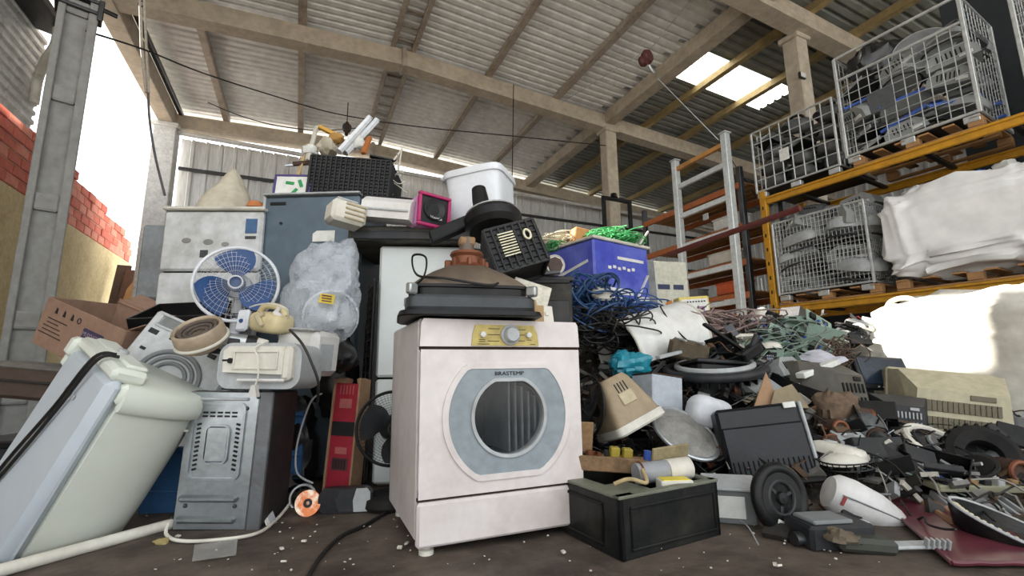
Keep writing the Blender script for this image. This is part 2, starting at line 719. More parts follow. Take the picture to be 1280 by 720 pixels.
def ringprism(g, outer, inner, y0, y1):
    """plate with a hole: outer and inner outlines (same count) in x,z between y0 (front) and y1"""
    n = len(outer)
    vs = [(x, y0, z) for x, z in outer] + [(x, y0, z) for x, z in inner] + [(x, y1, z) for x, z in outer] + [(x, y1, z) for x, z in inner]
    fs = []
    for i in range(n):
        j = (i + 1) % n
        fs += [(i, j, n + j, n + i), (2 * n + i, 3 * n + i, 3 * n + j, 2 * n + j), (i, 2 * n + i, 2 * n + j, j), (n + i, n + j, 3 * n + j, 3 * n + i)]
    g.add(vs, fs)


def sag(p0, p1, drop, n=14):
    p0, p1 = Vector(p0), Vector(p1)
    return [p0.lerp(p1, i / n) - Vector((0, 0, drop * 4 * (i / n) * (1 - i / n))) for i in range(n + 1)]


def spline(pts, n=8):
    """catmull-rom through points"""
    pts = [Vector(p) for p in pts]
    out = []
    for i in range(len(pts) - 1):
        p0 = pts[max(i - 1, 0)]
        p1, p2 = pts[i], pts[i + 1]
        p3 = pts[min(i + 2, len(pts) - 1)]
        for k in range(n):
            t = k / n
            out.append(.5 * ((2 * p1) + (p2 - p0) * t + (2 * p0 - 5 * p1 + 4 * p2 - p3) * t * t + (3 * p1 - p0 - 3 * p2 + p3) * t ** 3))
    out.append(pts[-1])
    return out


POSTM = mat('post_concrete', '8f8f8c', .9, dirt=.4, dcol='6a655c', bump=.3, scale=3)
t = thing('concrete_post', 'tall grey concrete utility post with stepped recesses beside the red brick wall', 'post', (-4.36, 4.2, 0), R(44))
t.scale = (.8, .6, 1)
g = MB()
g.box((-.15, 0, 2.8), (.07, .3, 5.6), .01)
g.box((.14, 0, 2.8), (.09, .3, 5.6), .01)
g.box((0, .04, 2.8), (.26, .18, 5.6), .01)
g.build('shaft', POSTM, t)
for z in (.5, 1.15, 2.25, 3.35, 4.3):
    MB().box((-.01, -.075, z), (.22, .09, .16), .02).build('recess_step', POSTM, t)
g = MB()
framebars(g, 0, 4.35, .42, .12, .03, .4, 0)
g.build('clamp_band', DSTEEL, t)
MB().cyl((.2, -.18, 4.35), (.36, -.2, 4.33), .025, n=10).build('insulator', BLACK, t)
MB().box((.2, -.18, 4.33), (.06, .06, .22), .01).build('bracket', DSTEEL, t)

t = thing('neighbour_shed', 'corrugated metal shed wall with dark eave beyond the concrete post', 'building', B(-4.42, 8.6, 0), YAW)
g = corr = MB()
n = 10
prof = []
for k in range(n):
    z = 4.82 + k * .17
    prof += [(0, z), (0, z + .08), (.04, z + .1), (.04, z + .16)]
prof.append((0, 4.82 + n * .17))
vs = [(x, -9.0, z) for x, z in prof] + [(x, 1.6, z) for x, z in prof]
m_ = len(prof)
g.add(vs, [(k, k + 1, m_ + k + 1, m_ + k) for k in range(m_ - 1)])
g.build('wall_sheet', WSHEET, t, False)
MB().box((-.5, -6.2, 6.6), (1.2, 10.0, 1.6), .02).build('added_sun_blocker', POSTM, t)  # unseen block, added to keep sun off the right end of the sacks
MB().box((.1, -3.9, 6.5), (.95, 10.2, .07), .01, (0, R(14), 0)).build('eave', DSTEEL, t)
MB().box((.52, -3.9, 6.33), (.14, 10.2, .14), .01).build('gutter', DGREY, t)
g = MB()
g.tube(spline([(.52, .7, 6.3), (.5, .75, 6.0), (.3, 1.0, 5.8), (.12, 1.3, 5.6), (.1, 1.35, 5.2)]), .07, 10)
g.build('rain_pipe', OFFW, t)

for k, (px, top, lean, lb) in enumerate(((150, 332, 10, 'widest'), (158, 338, 6, 'darkest'), (163, 345, 3, 'shortest'))):
    p = P(px - 8 - k, 392, 11.5)
    q = P(px + 6, top, 11.9)
    g = MB()
    d = q - p
    L = d.length
    g.box((0, 0, L / 2), ((.3, .22, .16)[k], .05, L), .006)
    o = g.build('plank', (RUST, mat('plank_dark', '54392a', .85, dirt=.4), WOOD)[k], None, loc=p, rot=d.to_track_quat('Z', 'Y').to_euler())
    tag(o, lb + ' brown plank leaning where the brick wall meets the white corner column', 'plank', 'planks leaning by the corner column')

ROPE = mat('rope_pale', 'cfc6b8', .9, dirt=.3, bump=.3)
t = thing('hanging_rope', 'pale looped rope hanging from a roof hook in front of the open sky', 'rope', P(177, -8, 6.5))
o0 = P(177, -8, 6.5)
w = lambda px, py, Y: P(px, py, Y) - o0
g = MB()
g.tube([w(175, -8, 6.5), w(177, 60, 6.5), w(183, 116, 6.5)], .022, 8)
g.tube([w(180, -8, 6.5), w(183, 60, 6.5), w(186, 116, 6.5)], .018, 8)
g.build('loop', ROPE, t)
g = MB()
g.tube(spline([w(185, 112, 6.5), w(187, 150, 6.5), w(194, 195, 6.45), (w(206, 244, 6.4))]), .016, 8)
g.build('rope_tail', mat('rope_grey', '77767a', .9), t)
g = MB()
g.torus(.05, .012, 14, 6, w(177, 5, 6.5), (PI / 2, 0, 0))
g.box(w(177, -6, 6.5), (.06, .06, .1), .01)
g.build('hook', DSTEEL, t)

CABLE = mat('black_cable', '141414', .55, dirt=.3)
g = MB()
pts = [P(108, 39, 4.2), P(180, 62, 5.2), P(250, 90, 6.3), P(330, 116, 7.4), P(420, 142, 8.6), P(520, 158, 9.0), P(640, 170, 9.2), P(757, 182, 9.3)]
g.tube(spline(pts), .012, 6)
tag(g.build('overhead_cable', CABLE, None), 'thin black cable running from the concrete post under the roof', 'cable')
g = MB()
g.tube(sag(P(260, 128, 10.6), P(460, 158, 11.0), .35), .012, 6)
tag(g.build('overhead_cable', CABLE, None), 'slack thin cable crossing high before the back wall', 'cable')
g = MB()
g.tube([P(642, 105, 8.8), P(641, 175, 8.8), P(640, 232, 8.8)], .01, 6)
tag(g.build('drop_cable', CABLE, None), 'thin black wire dropping from the rafter above the white tub', 'cable')

# pulley at the ridge and hoist over the aisle
t = thing('pulley_hook', 'small dark pulley hook hanging before the ridge purlins', 'pulley', P(433, 170, 9.0), YAW)
MB().lathe([(.02, -.05), (.09, -.05), (.07, 0), (.09, .05), (.02, .05)], 16, (0, 0, .18), (PI / 2, 0, 0)).build('sheave', DSTEEL, t)
MB().tube([(0, 0, .3), (0, 0, .75)], .012, 6).build('chain', DSTEEL, t)
MB().box((0, 0, .16), (.07, .16, .26), .02).build('block', RUST, t)
RED = mat('hoist_red', '54282a', .5, dirt=.4)
h0 = P(808, 75, 7.2)
t = thing('chain_hoist', 'dark red chain hoist slung on cables under the roof near the skylight', 'hoist', h0, YAW)
MB().lathe([(.02, -.07), (.1, -.06), (.13, 0), (.1, .06), (.02, .07)], 18, (.02, 0, .06), (PI / 2, 0, .3)).build('drum', RED, t)
MB().lathe([(.02, -.06), (.08, -.05), (.1, 0), (.08, .05), (.02, .06)], 18, (-.07, 0, -.04), (PI / 2, 0, .3)).build('housing', RED, t)
MB().tube([(.05, 0, -.08), (.1, .0, -.16), (.15, 0, -.2)], .025, 8).build('hook', STEEL, t)
inv = (Matrix.Translation(h0) @ Euler((0, 0, YAW)).to_matrix().to_4x4()).inverted()
for a, b in (((808, 68), (863, 0)), ((800, 68), (702, 128)), ((822, 98), (898, 175)), ((898, 175), (945, 246))):
    g = MB()
    g.tube([inv @ P(*a, 7.2), inv @ P(*b, 7.2 if b[0] > 800 else 8.0)], .007, 6)
    g.build('sling_cable', STEEL if a != (898, 175) else CABLE, t)

# ================================================================ left pile
STK_B = mat('sticker_blue', '3f5f86', .6)
STK_W = mat('sticker_white', 'd8d8d2', .7, dirt=.2)
STK_D = mat('sticker_dark', '3c3c40', .6)
INK = mat('black_ink', '1c1a1c', .7, dirt=0)
FRW = mat('old_fridge_enamel', 'c4c6c6', .5, dirt=.75, dcol='80796e', scale=3.2, bump=.08)
FRB = mat('blue_grey_fridge_metal', '56646f', .42, .3, dirt=.35, dcol='3f464c', scale=2, bump=.05)
HEAP0 = 0


def fridge(label, loc, rot, w, d, h, split, body, door, group=None):
    t = thing('fridge', label, 'fridge', loc, rot, group)
    MB().box((0, d / 2 + .03, h / 2), (w, d - .06, h), .02).build('cabinet', body, t)
    MB().box((0, .048, split), (w * .985, .016, .02), .002).build('door_gap', RUBBER, t)
    a = MB().box((0, .02, split / 2 + .01), (w, .05, split - .03), .014).build('lower_door', door, t)
    b = MB().box((0, .02, (h + split) / 2), (w, .05, h - split - .015), .014).build('upper_door', door, t)
    return t, a, b


p = P(257, 385, 3.0)
t, lo, upd = fridge('grimy white fridge with stickers and a cloth mound on top, behind the blue fan', Vector((-1.985, 3.0, 0)), R(3), .64, .62, 1.74, 1.32, FRW, FRW)
for cx, cz, s in ((-.02, 1.52, .06), (.09, 1.505, .045), (-.16, 1.53, .055)):
    g = MB()
    g.lathe([(s * .3, 0), (s * .55, 0), (s * .5, .003), (s * .3, .003)], 16, (cx, -.006, cz), (PI / 2, 0, 0), 1, .6)
    g.build('sticker', mat('sticker_faded', '85857f', .7), upd)
MB().box((.25, -.007, 1.63), (.075, .004, .1), .001).build('sticker', STK_B, upd)
MB().box((.25, -.007, 1.55), (.07, .004, .02), .001).build('sticker', STK_D, upd)
MB().box((-.04, -.007, 1.44), (.05, .004, .05), .001).build('sticker', STK_D, upd)
MB().box((0, .3, 1.752), (.66, .64, .025), .008).build('top_trim', OFFW, t)

t, lo, upd = fridge('grey fridge with rounded shoulder standing left of the stickered white fridge', Vector((-2.52, 3.42, 0)), R(8), .5, .62, 1.78, 1.2, GREY, mat('fridge_grey_paint', '83888c', .5, dirt=.5))

# cloth mound and orange bundle on the fridge
CLOTH = mat('beige_cloth', 'bfb7a4', .95, dirt=.35, dcol='8a8272', bump=.3)
g = MB()


def mound(a, b):
    th = 2 * PI * a
    r = (1 - b)
    rr = r ** .8 * (1 + .14 * noise.noise(Vector((math.cos(th) * 1.6, math.sin(th) * 1.6, b * 2))))
    return Vector((.2 * rr * math.cos(th) + .02 * b, .2 * rr * math.sin(th), .37 * b ** .95 + .01 * noise.noise(Vector((a * 20, b * 6, 2)))))


g.surf(mound, 36, 16, True, False)
tag(g.build('cloth_mound', CLOTH, None, loc=(-2.04, 3.22, 1.768)), 'pointed beige cloth mound on top of the stickered white fridge', 'cloth')
g = MB()
g.blob(.06, .08, .055, .7, 16, 10, .3, 9, 3, c=(0, 0, .05), flat=0)
tag(g.build('orange_bundle', mat('orange_fabric', 'c07a48', .9), None, loc=(-1.81, 3.2, 1.768)), 'small orange fabric bundle beside the beige cloth mound', 'bundle')

# blue-grey fridge
t, lo, upd = fridge('blue-grey metal fridge with a white paper label, under the black crate', Vector((-1.36, 3.05, 0)), R(-2), .66, .62, 1.86, .95, FRB, FRB)
MB().prism([(-.075, -.035), (.075, -.035), (.075, .04), (-.05, .04), (-.075, .02)], -.012, -.007, (.1, 0, 1.56)).build('paper_label', STK_W, upd, False)
MB().box((-.23, -.008, 1.8), (.11, .008, .022), .003).build('handle_slot', BLACK, upd)
MB().cyl((-.2, -.005, 1.66), (-.2, -.013, 1.66), .009, n=12).build('keyhole', BLACK, upd)
MB().box((-.325, .0, 1.4), (.018, .03, .9), .004).build('edge_strip', LGREY, upd)
MB().box((0, .01, 1.865), (.67, .07, .014), .004).build('top_lip', LGREY, t)
# picture with green recycling mark on top
t = thing('framed_sign', 'purple-framed white sign with green recycling mark on the blue-grey fridge', 'sign', Vector((-1.55, 3.14, 1.874)), (R(-8), 0, R(4)))
MB().box((0, 0, .09), (.24, .015, .17), .003).build('board', STK_W, t)
g = MB()
framebars(g, 0, .09, .24, .17, .018, .02, -.002)
g.build('frame', mat('purple_frame', '4a3d78', .5), t)
g = MB()
for k in range(3):
    g.box((.06 * math.cos(k * 2.094 + .5) * .7 + .02, -.01, .09 + .045 * math.sin(k * 2.094 + .5)), (.06, .004, .024), .002, (0, k * 2.094 + 1.2, 0))
g.build('recycling_mark', mat('print_green', '2f8a4e', .6, dirt=0), t)


# --- slatted crate maker (woven look)
def crate(name, label, loc, rot, w, d, h, mt, nx=12, nz=9, cat='crate'):
    t = thing(name, label, cat, loc, rot)
    MB().box((0, 0, .012), (w - .03, d - .03, .02), .004).build('base', mt, t)
    for nm, L, tr, rz in (('side_panel', w, (0, -d / 2, 0), 0), ('side_panel', w, (0, d / 2, 0), PI), ('side_panel', d, (-w / 2, 0, 0), -PI / 2), ('side_panel', d, (w / 2, 0, 0), PI / 2)):
        g = MB()
        g.box((0, .006, h / 2), (L - .006, .006, h - .01), .001)
        k = max(4, int(nx * L / w))
        for i in range(k + 1):
            g.box((-L / 2 + L * i / k, -.004, h / 2), (L / k * .34, .016, h), .003)
        for j in range(nz + 1):
            g.box((0, -.001, h * j / nz), (L, .012, h / nz * (.22 if j not in (0, nz) else .5)), .002)
        g.build(nm, mt, t, False, loc=tr, rot=(0, 0, rz))
    return t


BASK = mat('black_crate_plastic', '1b1b1d', .55, dirt=.45, dcol='3b3733', bump=.1)
crate('plastic_crate', 'black ribbed crate heaped with scrap on top of the blue-grey fridge', Vector((-1.18, 3.38, 1.875)), (R(1), R(4), R(4)), .56, .42, .31, BASK, 16, 12)

# things sticking out of the crate
TUBEW = mat('white_lamp_housing', 'd9dce0', .4, dirt=.15)
for k, (a, b) in enumerate((((424, 190), (462, 148)), ((432, 192), (471, 151)))):
    p, q = P(*a, 3.3 + .06 * k), P(*b, 3.42 + .06 * k)
    t = thing('lamp_housing', ('left' if k == 0 else 'right') + ' one of two white fluorescent lamp housings jutting from the black crate', 'lamp housing', p, (q - p).to_track_quat('Z', 'Y').to_euler(), 'lamp housings in the crate')
    L = (q - p).length
    g = MB()
    g.prism([(-.028, -.022), (.028, -.022), (.034, .0), (.02, .02), (-.02, .02), (-.034, 0)], -L * .5, L * .5, (0, 0, L * .5), (PI / 2, 0, 0))
    g.build('channel', TUBEW, t, False)
    MB().box((0, 0, L), (.06, .04, .014), .003).build('end_cap', LGREY, t)
# wooden frame, boards and rags in the crate
defs = [((384, 200), (396, 158), .035, .02, OFFW, 'white painted frame strip standing in the black crate', 'strip'),
        ((398, 158), (418, 168), .035, .03, mat('yellow_timber', 'c89a48', .8, dirt=.3), 'yellow timber offcut on the rim of the black crate', 'offcut'),
        ((366, 205), (392, 203), .03, .03, RUST, 'rusty bar poking out left of the black crate', 'bar'),
        ((356, 207), (392, 205), .014, .014, STEEL, 'thin rod beside the rusty bar left of the crate', 'rod'),
        ((454, 192), (462, 172), .04, .03, mat('orange_timber', 'b06a34', .8), 'orange-brown timber stub in the black crate', 'offcut'),
        ((462, 195), (495, 202), .05, .012, DGREY, 'dark bent sheet hanging over the right rim of the crate', 'sheet'),
        ((492, 200), (503, 186), .012, .012, OFFW, 'pale stick rising right of the black crate', 'stick'),
        ((498, 215), (502, 188), .01, .01, OFFW, 'thin pale upright wire stick right of the crate', 'stick'),
        ((372, 222), (384, 180), .03, .012, mat('pale_timber', 'c9ae80', .8), 'pale timber lath behind the left rim of the crate', 'lath')]
for a, b, w_, h_, mt, lb, cat in defs:
    p, q = P(*a, 3.36), P(*b, 3.42)
    g = MB()
    g.bar((0, 0, 0), q - p, w_, h_)
    tag(g.build(cat.replace(' ', '_'), mt, None, loc=p), lb, cat)
for (px, py, s, mt, lb) in ((410, 183, .075, CLOTH, 'crumpled cream rag in the left of the black crate'), (420, 172, .05, mat('ochre_rag', 'b58a4a', .9), 'crumpled ochre rag on top of the black crate'),
                            (446, 180, .06, STK_W, 'crumpled white wrapper between lamp housings and orange timber'), (388, 190, .06, STK_W, 'white crumpled sheet at the left rim of the black crate'), (372, 236, .09, STK_W, 'pale plastic wrap hanging left of the black crate')):
    g = MB()
    g.blob(s, s * .8, s * .8, .8, 18, 12, .5, 14, px, fine=.5)
    tag(g.build('rag', mt, None, loc=P(px, py, 3.4)), lb, 'rag')
g = MB()
rr = random.Random(8)
for k in range(12):
    pts = [P(487 + rr.uniform(-3, 4), rr.uniform(205, 235), 3.3)]
    for j in range(4):
        pts.append(pts[-1] + Vector((rr.uniform(-.02, .05), rr.uniform(-.04, .04), rr.uniform(-.05, .05))))
    g.tube(spline(pts, 5), .004, 5)
tag(g.build('wire_tangle', OFFW, None), 'pale wires dangling from the right side of the black crate', 'wires', kind='stuff')


# --- white fridge right of centre
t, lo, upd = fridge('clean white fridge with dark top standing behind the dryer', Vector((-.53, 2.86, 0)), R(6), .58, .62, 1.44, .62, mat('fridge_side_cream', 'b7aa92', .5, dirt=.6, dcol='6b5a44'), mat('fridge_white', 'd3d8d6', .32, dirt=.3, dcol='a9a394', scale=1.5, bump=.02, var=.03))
t = thing('stove_hood', 'flat dark grey hood slab lying on top of the white fridge', 'hood', Vector((-.62, 2.8, 1.445)), R(5))
MB().box((0, .3, .045), (.74, .7, .09), .012).build('slab', mat('dusty_black', '33332f', .7, dirt=.7, dcol='66604f', scale=8), t)
MB().box((0, -.052, .03), (.7, .012, .05), .004).build('front_strip', DGREY, t)
MB().box((.25, -.06, .055), (.08, .004, .012), .001).build('badge', LGREY, t)

# condenser grille leaning at its left
t = thing('condenser_grille', 'rusty black condenser grille leaning on the white fridge', 'grille', Vector((-.9, 2.9, .05)), (R(-1), R(0), R(-66)))
MB().box((0, .01, .58), (.3, .006, 1.16), .002).build('back_plate', mat('sooty_metal', '1a1916', .8, dirt=.6, dcol='4a4438', scale=12), t)
for k in range(24):
    MB().cyl((-.15, -.004, .03 + k * .048), (.15, -.004, .03 + k * .048), .006, n=6).build('coil_rung', mat('sooty_rung', '2b2924', .8, dirt=.7, dcol='66604f', scale=20), t)
for x in (-.15, .15):
    MB().cyl((x, -.004, 0), (x, -.004, 1.17), .008, n=8).build('rail', BLACK, t)

# printers / white boxes on the fridges
t = thing('desktop_printer', 'beige printer with slotted side perched on the blue-grey fridge', 'printer', P(430, 283, 2.62), (0, R(6), R(38)))
MB().box((0, 0, .07), (.2, .16, .13), .02).build('body', OFFW, t)
for k in range(4):
    MB().box((.03 + .035 * 0, -.083, .03 + k * .028), (.12, .012, .012), .003).build('slot', BEIGE, t)
MB().box((-.02, -.02, .138), (.12, .1, .012), .004).build('lid', LGREY, t)
t = thing('air_conditioner', 'long white split air-conditioner cover lying left of the pink speaker', 'appliance', P(484, 276, 2.7), (0, R(7), R(-4)))
g = MB()
g.prism([(-.0, 0), (.13, 0), (.16, .05), (.15, .12), (.05, .14), (0, .1)], -.15, .15, (.0, -.06, 0), (0, 0, PI / 2))
g.build('cover', WHITE, t)
MB().box((0, -.066, .05), (.28, .006, .012), .002).build('louvre', LGREY, t)

# pink speaker
MAG = mat('magenta_plastic', 'a8215f', .4, dirt=.2)
PINK = mat('pink_side', 'd39ac8', .5, dirt=.2)
p = P(541, 284, 2.72)
t = thing('portable_speaker', 'pink portable speaker with black grille and handle on the white fridge', 'speaker', p, (0, R(3), R(36)))
MB().box((0, .09, .1), (.2, .18, .195), .012).build('cabinet', PINK, t)
g = MB()
framebars(g, 0, .1, .196, .19, .02, .03, -.006)
g.build('frame', MAG, t)
MB().box((0, .0, .1), (.18, .012, .175), .003).build('grille', BLACK, t)
MB().lathe([(0, -.003), (.03, 0), (.06, .012), (.066, .016), (.07, .012), (.07, 0)], 28, (0, -.004, .11), (PI / 2, 0, 0)).build('driver', DGREY, t)
g = MB()
g.tube([(.05 * math.cos(a) , .09, .195 + .045 * math.sin(a)) for a in [PI * k / 10 for k in range(11)]], .012, 8)
g.build('handle', BLACK, t)
text('Ventix', .03, WHITE, t, (.012, -.016, .055), sx=1.0)

# white tub with moulded lid
p = P(606, 292, 3.1)
t = thing('water_tub', 'large white square plastic tub with lid high behind the dryer', 'tub', p, (R(2), R(-4), R(-18)))
TUBM = mat('tub_white', 'dde0e4', .4, dirt=.12, bump=.02, var=.03)


def sq_lathe(g, prof, e=.35, n=40, seed=0):
    def sp(t_, k):
        return math.copysign(abs(t_) ** k, t_)
    m_ = len(prof)
    g.surf(lambda a, b: Vector((prof[round(b * (m_ - 1))][0] * sp(math.cos(2 * PI * a), e), prof[round(b * (m_ - 1))][0] * sp(math.sin(2 * PI * a), e), prof[round(b * (m_ - 1))][1])), n, m_, True, False)


g = MB()
sq_lathe(g, [(0, 0), (.17, 0), (.185, .02), (.195, .3), (.2, .36), (.19, .365), (0, .365)])
g.build('body', TUBM, t)
g = MB()
sq_lathe(g, [(0, .36), (.212, .36), (.216, .375), (.212, .405), (.17, .42), (.12, .435), (0, .44)])
g.build('lid', TUBM, t)
MB().box((-.2, -.1, .4), (.09, .07, .03), .01).build('lid_tab', TUBM, t)
MB().lathe([(0, 0), (.05, 0), (.05, .03), (.04, .04), (0, .04)], 20, (-.03, 0, .435)).build('cap', TUBM, t)

# black pedestal base with knob and arm
p = P(618, 290, 2.55)
t = thing('fan_pedestal', 'round black fan base with its stub pole upturned on the black crate', 'fan base', p, (R(-16), R(-6), R(10)), scale=(1, 1, 1.5))
MB().lathe([(0, 0), (.14, 0), (.165, .02), (.17, .05), (.15, .075), (.09, .09), (0, .095)], 32).build('disc', BLACK, t)
MB().lathe([(.05, .08), (.048, .15), (.042, .2), (0, .205)], 20, (-.05, 0, 0)).build('pole_socket', BLACK, t)
g = MB()
g.bar((-.1, 0, .06), (-.36, 0, -.01), .06, .05)
g.build('arm', BLACK, t)
MB().torus(.15, .006, 28, 6, (0, 0, .07)).build('rim', LGREY, t)

# tilted black crate with white print
t = crate('fruit_crate', 'black slotted crate tipped over on the picture tube', P(652, 343, 2.42), (R(-14), R(-17), R(10)), .27, .2, .25, BASK, 7, 7)
g = MB()
for k in range(9):
    g.box((-.035, -.122, .07 + k * .016), (.085, .004, .007), .001)
g.build('white_print', mat('print_cream', 'd8d2b4', .8, dirt=.2), t)
MB().torus(.028, .006, 22, 6, (.075, -.122, .16), (PI / 2, 0, 0), sx=.6).build('hand_hole_rim', mat('print_cream', 'd8d2b4'), t)

# round white motor end / lamp
p = P(694, 331, 2.6)
t = thing('drum_lamp', 'round white lamp can with brown face left of the blue pallet box', 'lamp', p, (R(90), 0, R(15)))
MB().lathe([(.02, -.16), (.05, -.16), (.055, -.05), (.06, .0), (.056, .006), (.05, 0)], 22).build('can', OFFW, t)
MB().lathe([(0, .0), (.047, .0), (.045, .008), (0, .008)], 8).build('face', mat('brown_face', '4b3a34', .7), t)
for a, b in (((640, 345), (700, 340)), ((648, 352), (712, 352))):
    g = MB()
    g.bar((0, 0, 0), P(*b, 2.55) - P(*a, 2.55), .025, .02)
    tag(g.build('bracket_bar', DSTEEL if a[0] == 640 else BLACK, None, loc=P(*a, 2.55)), ('steel bar under the tipped black crate' if a[0] == 640 else 'black flat bar behind the wooden scraps on the dryer'), 'bar')
# ================================================================ the dryer in the middle
DRY = mat('dryer_enamel', 'd2cac7', .4, dirt=.6, dcol='a08f86', scale=2.6, bump=.06, var=.05)
DRYG = mat('dryer_door_grey', '868f94', .42, dirt=.3, dcol='6a6e6e')
GOLD = mat('gold_panel', 'b8a560', .45, .1, dirt=.5, dcol='7a6a3c', scale=9)
SEAM = mat('rusty_seam', '3d2a20', .9, dirt=.6)
W_, D_, H_ = .70, .64, .865
t = dryer = thing('clothes_dryer', 'white front-loading clothes dryer with grey porthole door and gold control panel', 'dryer', (-.352, 1.79, 0), (R(-.3), 0, R(23)))
for x in (.006, W_ - .006):
    MB().box((x, D_ / 2 + .02, .46), (.012, D_ - .04, .80), .003).build('side_panel', DRY, t)
MB().box((W_ / 2, D_ - .01, .46), (W_, .02, .80), .004).build('rear_panel', DRY, t)
MB().box((W_ / 2, D_ / 2, .07), (W_ - .02, D_ - .04, .02), .004).build('bottom_panel', DSTEEL, t)
# kick drawer, main panel with round hole, control fascia
MB().box((W_ / 2, .018, .115), (W_ - .002, .036, .155), .01).build('kick_panel', DRY, t)
MB().box((W_ / 2, .03, .198), (W_ - .01, .02, .012), .001).build('seam', SEAM, t)
MB().box((W_ / 2, .03, .752), (W_ - .01, .02, .012), .001).build('seam', SEAM, t)
g = MB()
g.prism([(.0, .758), (W_, .758), (W_ - .004, .85), (W_ - .014, .866), (.014, .866), (.004, .85)], -.0, .06)
g.build('fascia', DRY, t, False)
MB().box((W_ / 2, .34, .862), (W_ - .01, .6, .012), .004).build('top_panel', DRY, t)
cx, cz = .365, .485


def dshape(rw, rh, top, n=72, ch=0):
    """circle cut flat at the top with sloping shoulders"""
    pts = []
    for i in range(n):
        a = 2 * PI * i / n
        x, z = rw * math.cos(a), rh * math.sin(a)
        z = max(min(z, top), -top * 1.16)
        pts.append((cx + x, cz + z))
    return pts


ins = dshape(.256, .256, .19)
# front panel with hole: outer outline sampled along the same angles on the rectangle
out = []
x0, x1, z0, z1 = .004, W_ - .004, .204, .746
for x, z in ins:
    dx, dz = x - cx, z - cz
    k = min(((x1 - cx) / dx if dx > 1e-6 else (x0 - cx) / dx if dx < -1e-6 else 9), ((z1 - cz) / dz if dz > 1e-6 else (z0 - cz) / dz if dz < -1e-6 else 9))
    out.append((cx + dx * k, cz + dz * k))
g = MB()
ringprism(g, out, ins, 0, .03)
for X in (x0, x1):
    for Z in (z0, z1):
        near = sorted(range(len(out)), key=lambda i: (out[i][0] - X) ** 2 + (out[i][1] - Z) ** 2)[:2]
        a, b = near
        g.add([(X, 0, Z), (out[a][0], 0, out[a][1]), (out[b][0], 0, out[b][1])], [(0, 1, 2)])
g.build('front_panel', DRY, t, False)
g = MB()
ringprism(g, dshape(.276, .27, .204), dshape(.252, .252, .185), -.008, .004)
g.build('door_lip', DRY, t, angle=60)
door = bpy.data.objects.new('door', None)
g = MB()
mid = dshape(.158, .155, .142)
ringprism(g, dshape(.253, .253, .187), mid, -.004, .02)
door = g.build('door', DRYG, t, False)
g = MB()
ringprism(g, dshape(.163, .16, .147), dshape(.15, .147, .134), -.012, .03)
g.build('window_rim', LGREY, door, angle=60)
GLASS = mat('dryer_glass', '30363a', .1, dirt=.25, dcol='7a7a76', alpha=.38, bump=0, spec=.7)
g = MB()
d_ = dshape(.152, .149, .136)
g.add([(x, .004 , z) for x, z in d_], [tuple(range(len(d_)))])
g.build('glass', GLASS, door, False)
g = MB()
for i in range(3):
    pass
DRUMM = mat('drum_zinc', '6a7074', .4, .3, dirt=.5)
g.surf(lambda a, b: (cx + (.155 + .03 * b) * math.cos(2 * PI * a), .03 + .34 * b, cz + (.152 + .03 * b) * math.sin(2 * PI * a)), 32, 3, True, False)
drum = g.build('drum', DRUMM, t)
g = MB()
g.lathe([(0, 0), (.05, .004), (.1, .0), (.185, .0)], 32, (cx, .368, cz), (PI / 2, 0, 0))
g.build('drum_back', DGREY, drum)
for k in range(5):
    MB().box((cx + .02 + k * .03, .2, cz - .01 * k), (.01, .3, .3 - .02 * k), .003).build('baffle', GREY, drum)
text('BRASTEMP', .022, INK, door, (cx, -.006, cz + .165), sx=1.25)
# control panel
g = MB()
g.prism([(.205, .762), (.5, .762), (.495, .81), (.48, .846), (.222, .846), (.21, .81)], -.006, .004)
pan = g.build('control_panel', GOLD, t, False)
o = MB().lathe([(0, 0), (.042, 0), (.042, .008), (.033, .012), (.03, .034), (.026, .038), (0, .038)], 28, (.37, -.006, .806), (PI / 2, 0, 0)).build('dial', LGREY, t)
for x in (.25, .452):
    MB().lathe([(0, 0), (.012, 0), (.011, .014), (0, .016)], 16, (x, -.006, .806), (PI / 2, 0, 0)).build('push_button', WHITE, t)
g = MB()
for x0_, x1_, z_ in ((.275, .325, .83), (.272, .325, .806), (.272, .322, .78), (.405, .44, .828), (.405, .438, .806), (.405, .437, .782), (.235, .262, .786), (.445, .468, .786), (.235, .262, .778), (.23, .28, .768), (.46, .485, .768)):
    g.box(((x0_ + x1_) / 2, -.0065, z_), (x1_ - x0_, .001, .0025), 0)
o = g.build('panel_print', INK, pan)
o['kind'] = 'stuff'
for x, y in ((.05, .06), (W_ - .05, .06), (.05, D_ - .06), (W_ - .05, D_ - .06)):
    MB().lathe([(0, 0), (.028, 0), (.028, .018), (.015, .022), (.015, .06), (0, .06)], 14, (x, y, 0)).build('foot', OFFW, t)

# ---------------------------------------------------------------- picture tube lying face down on the dryer
DM = dryer.rotation_euler.to_matrix()
p = Vector((-.352, 1.79, 0)) + DM @ Vector((.235, .16, .875))
t = thing('picture_tube', 'dusty television picture tube lying face down on the white dryer', 'picture tube', p, R(14), scale=(1, 1, 1.25))
FRM = mat('tv_bezel_dark', '3c3f42', .45, .2, dirt=.5, dcol='2f2d2a')
TUBE = mat('dusty_glass', '574b40', .5, dirt=.5, dcol='80735f', scale=4, bump=.03)


def rl(g, prof, e=.42, n=44):
    def sp(t_, k):
        return math.copysign(abs(t_) ** k, t_)
    m_ = len(prof)
    g.surf(lambda a, b: Vector((prof[round(b * (m_ - 1))][0] * sp(math.cos(2 * PI * a), prof[round(b * (m_ - 1))][3]), prof[round(b * (m_ - 1))][1] * sp(math.sin(2 * PI * a), prof[round(b * (m_ - 1))][3]), prof[round(b * (m_ - 1))][2])), n, m_, True, False)


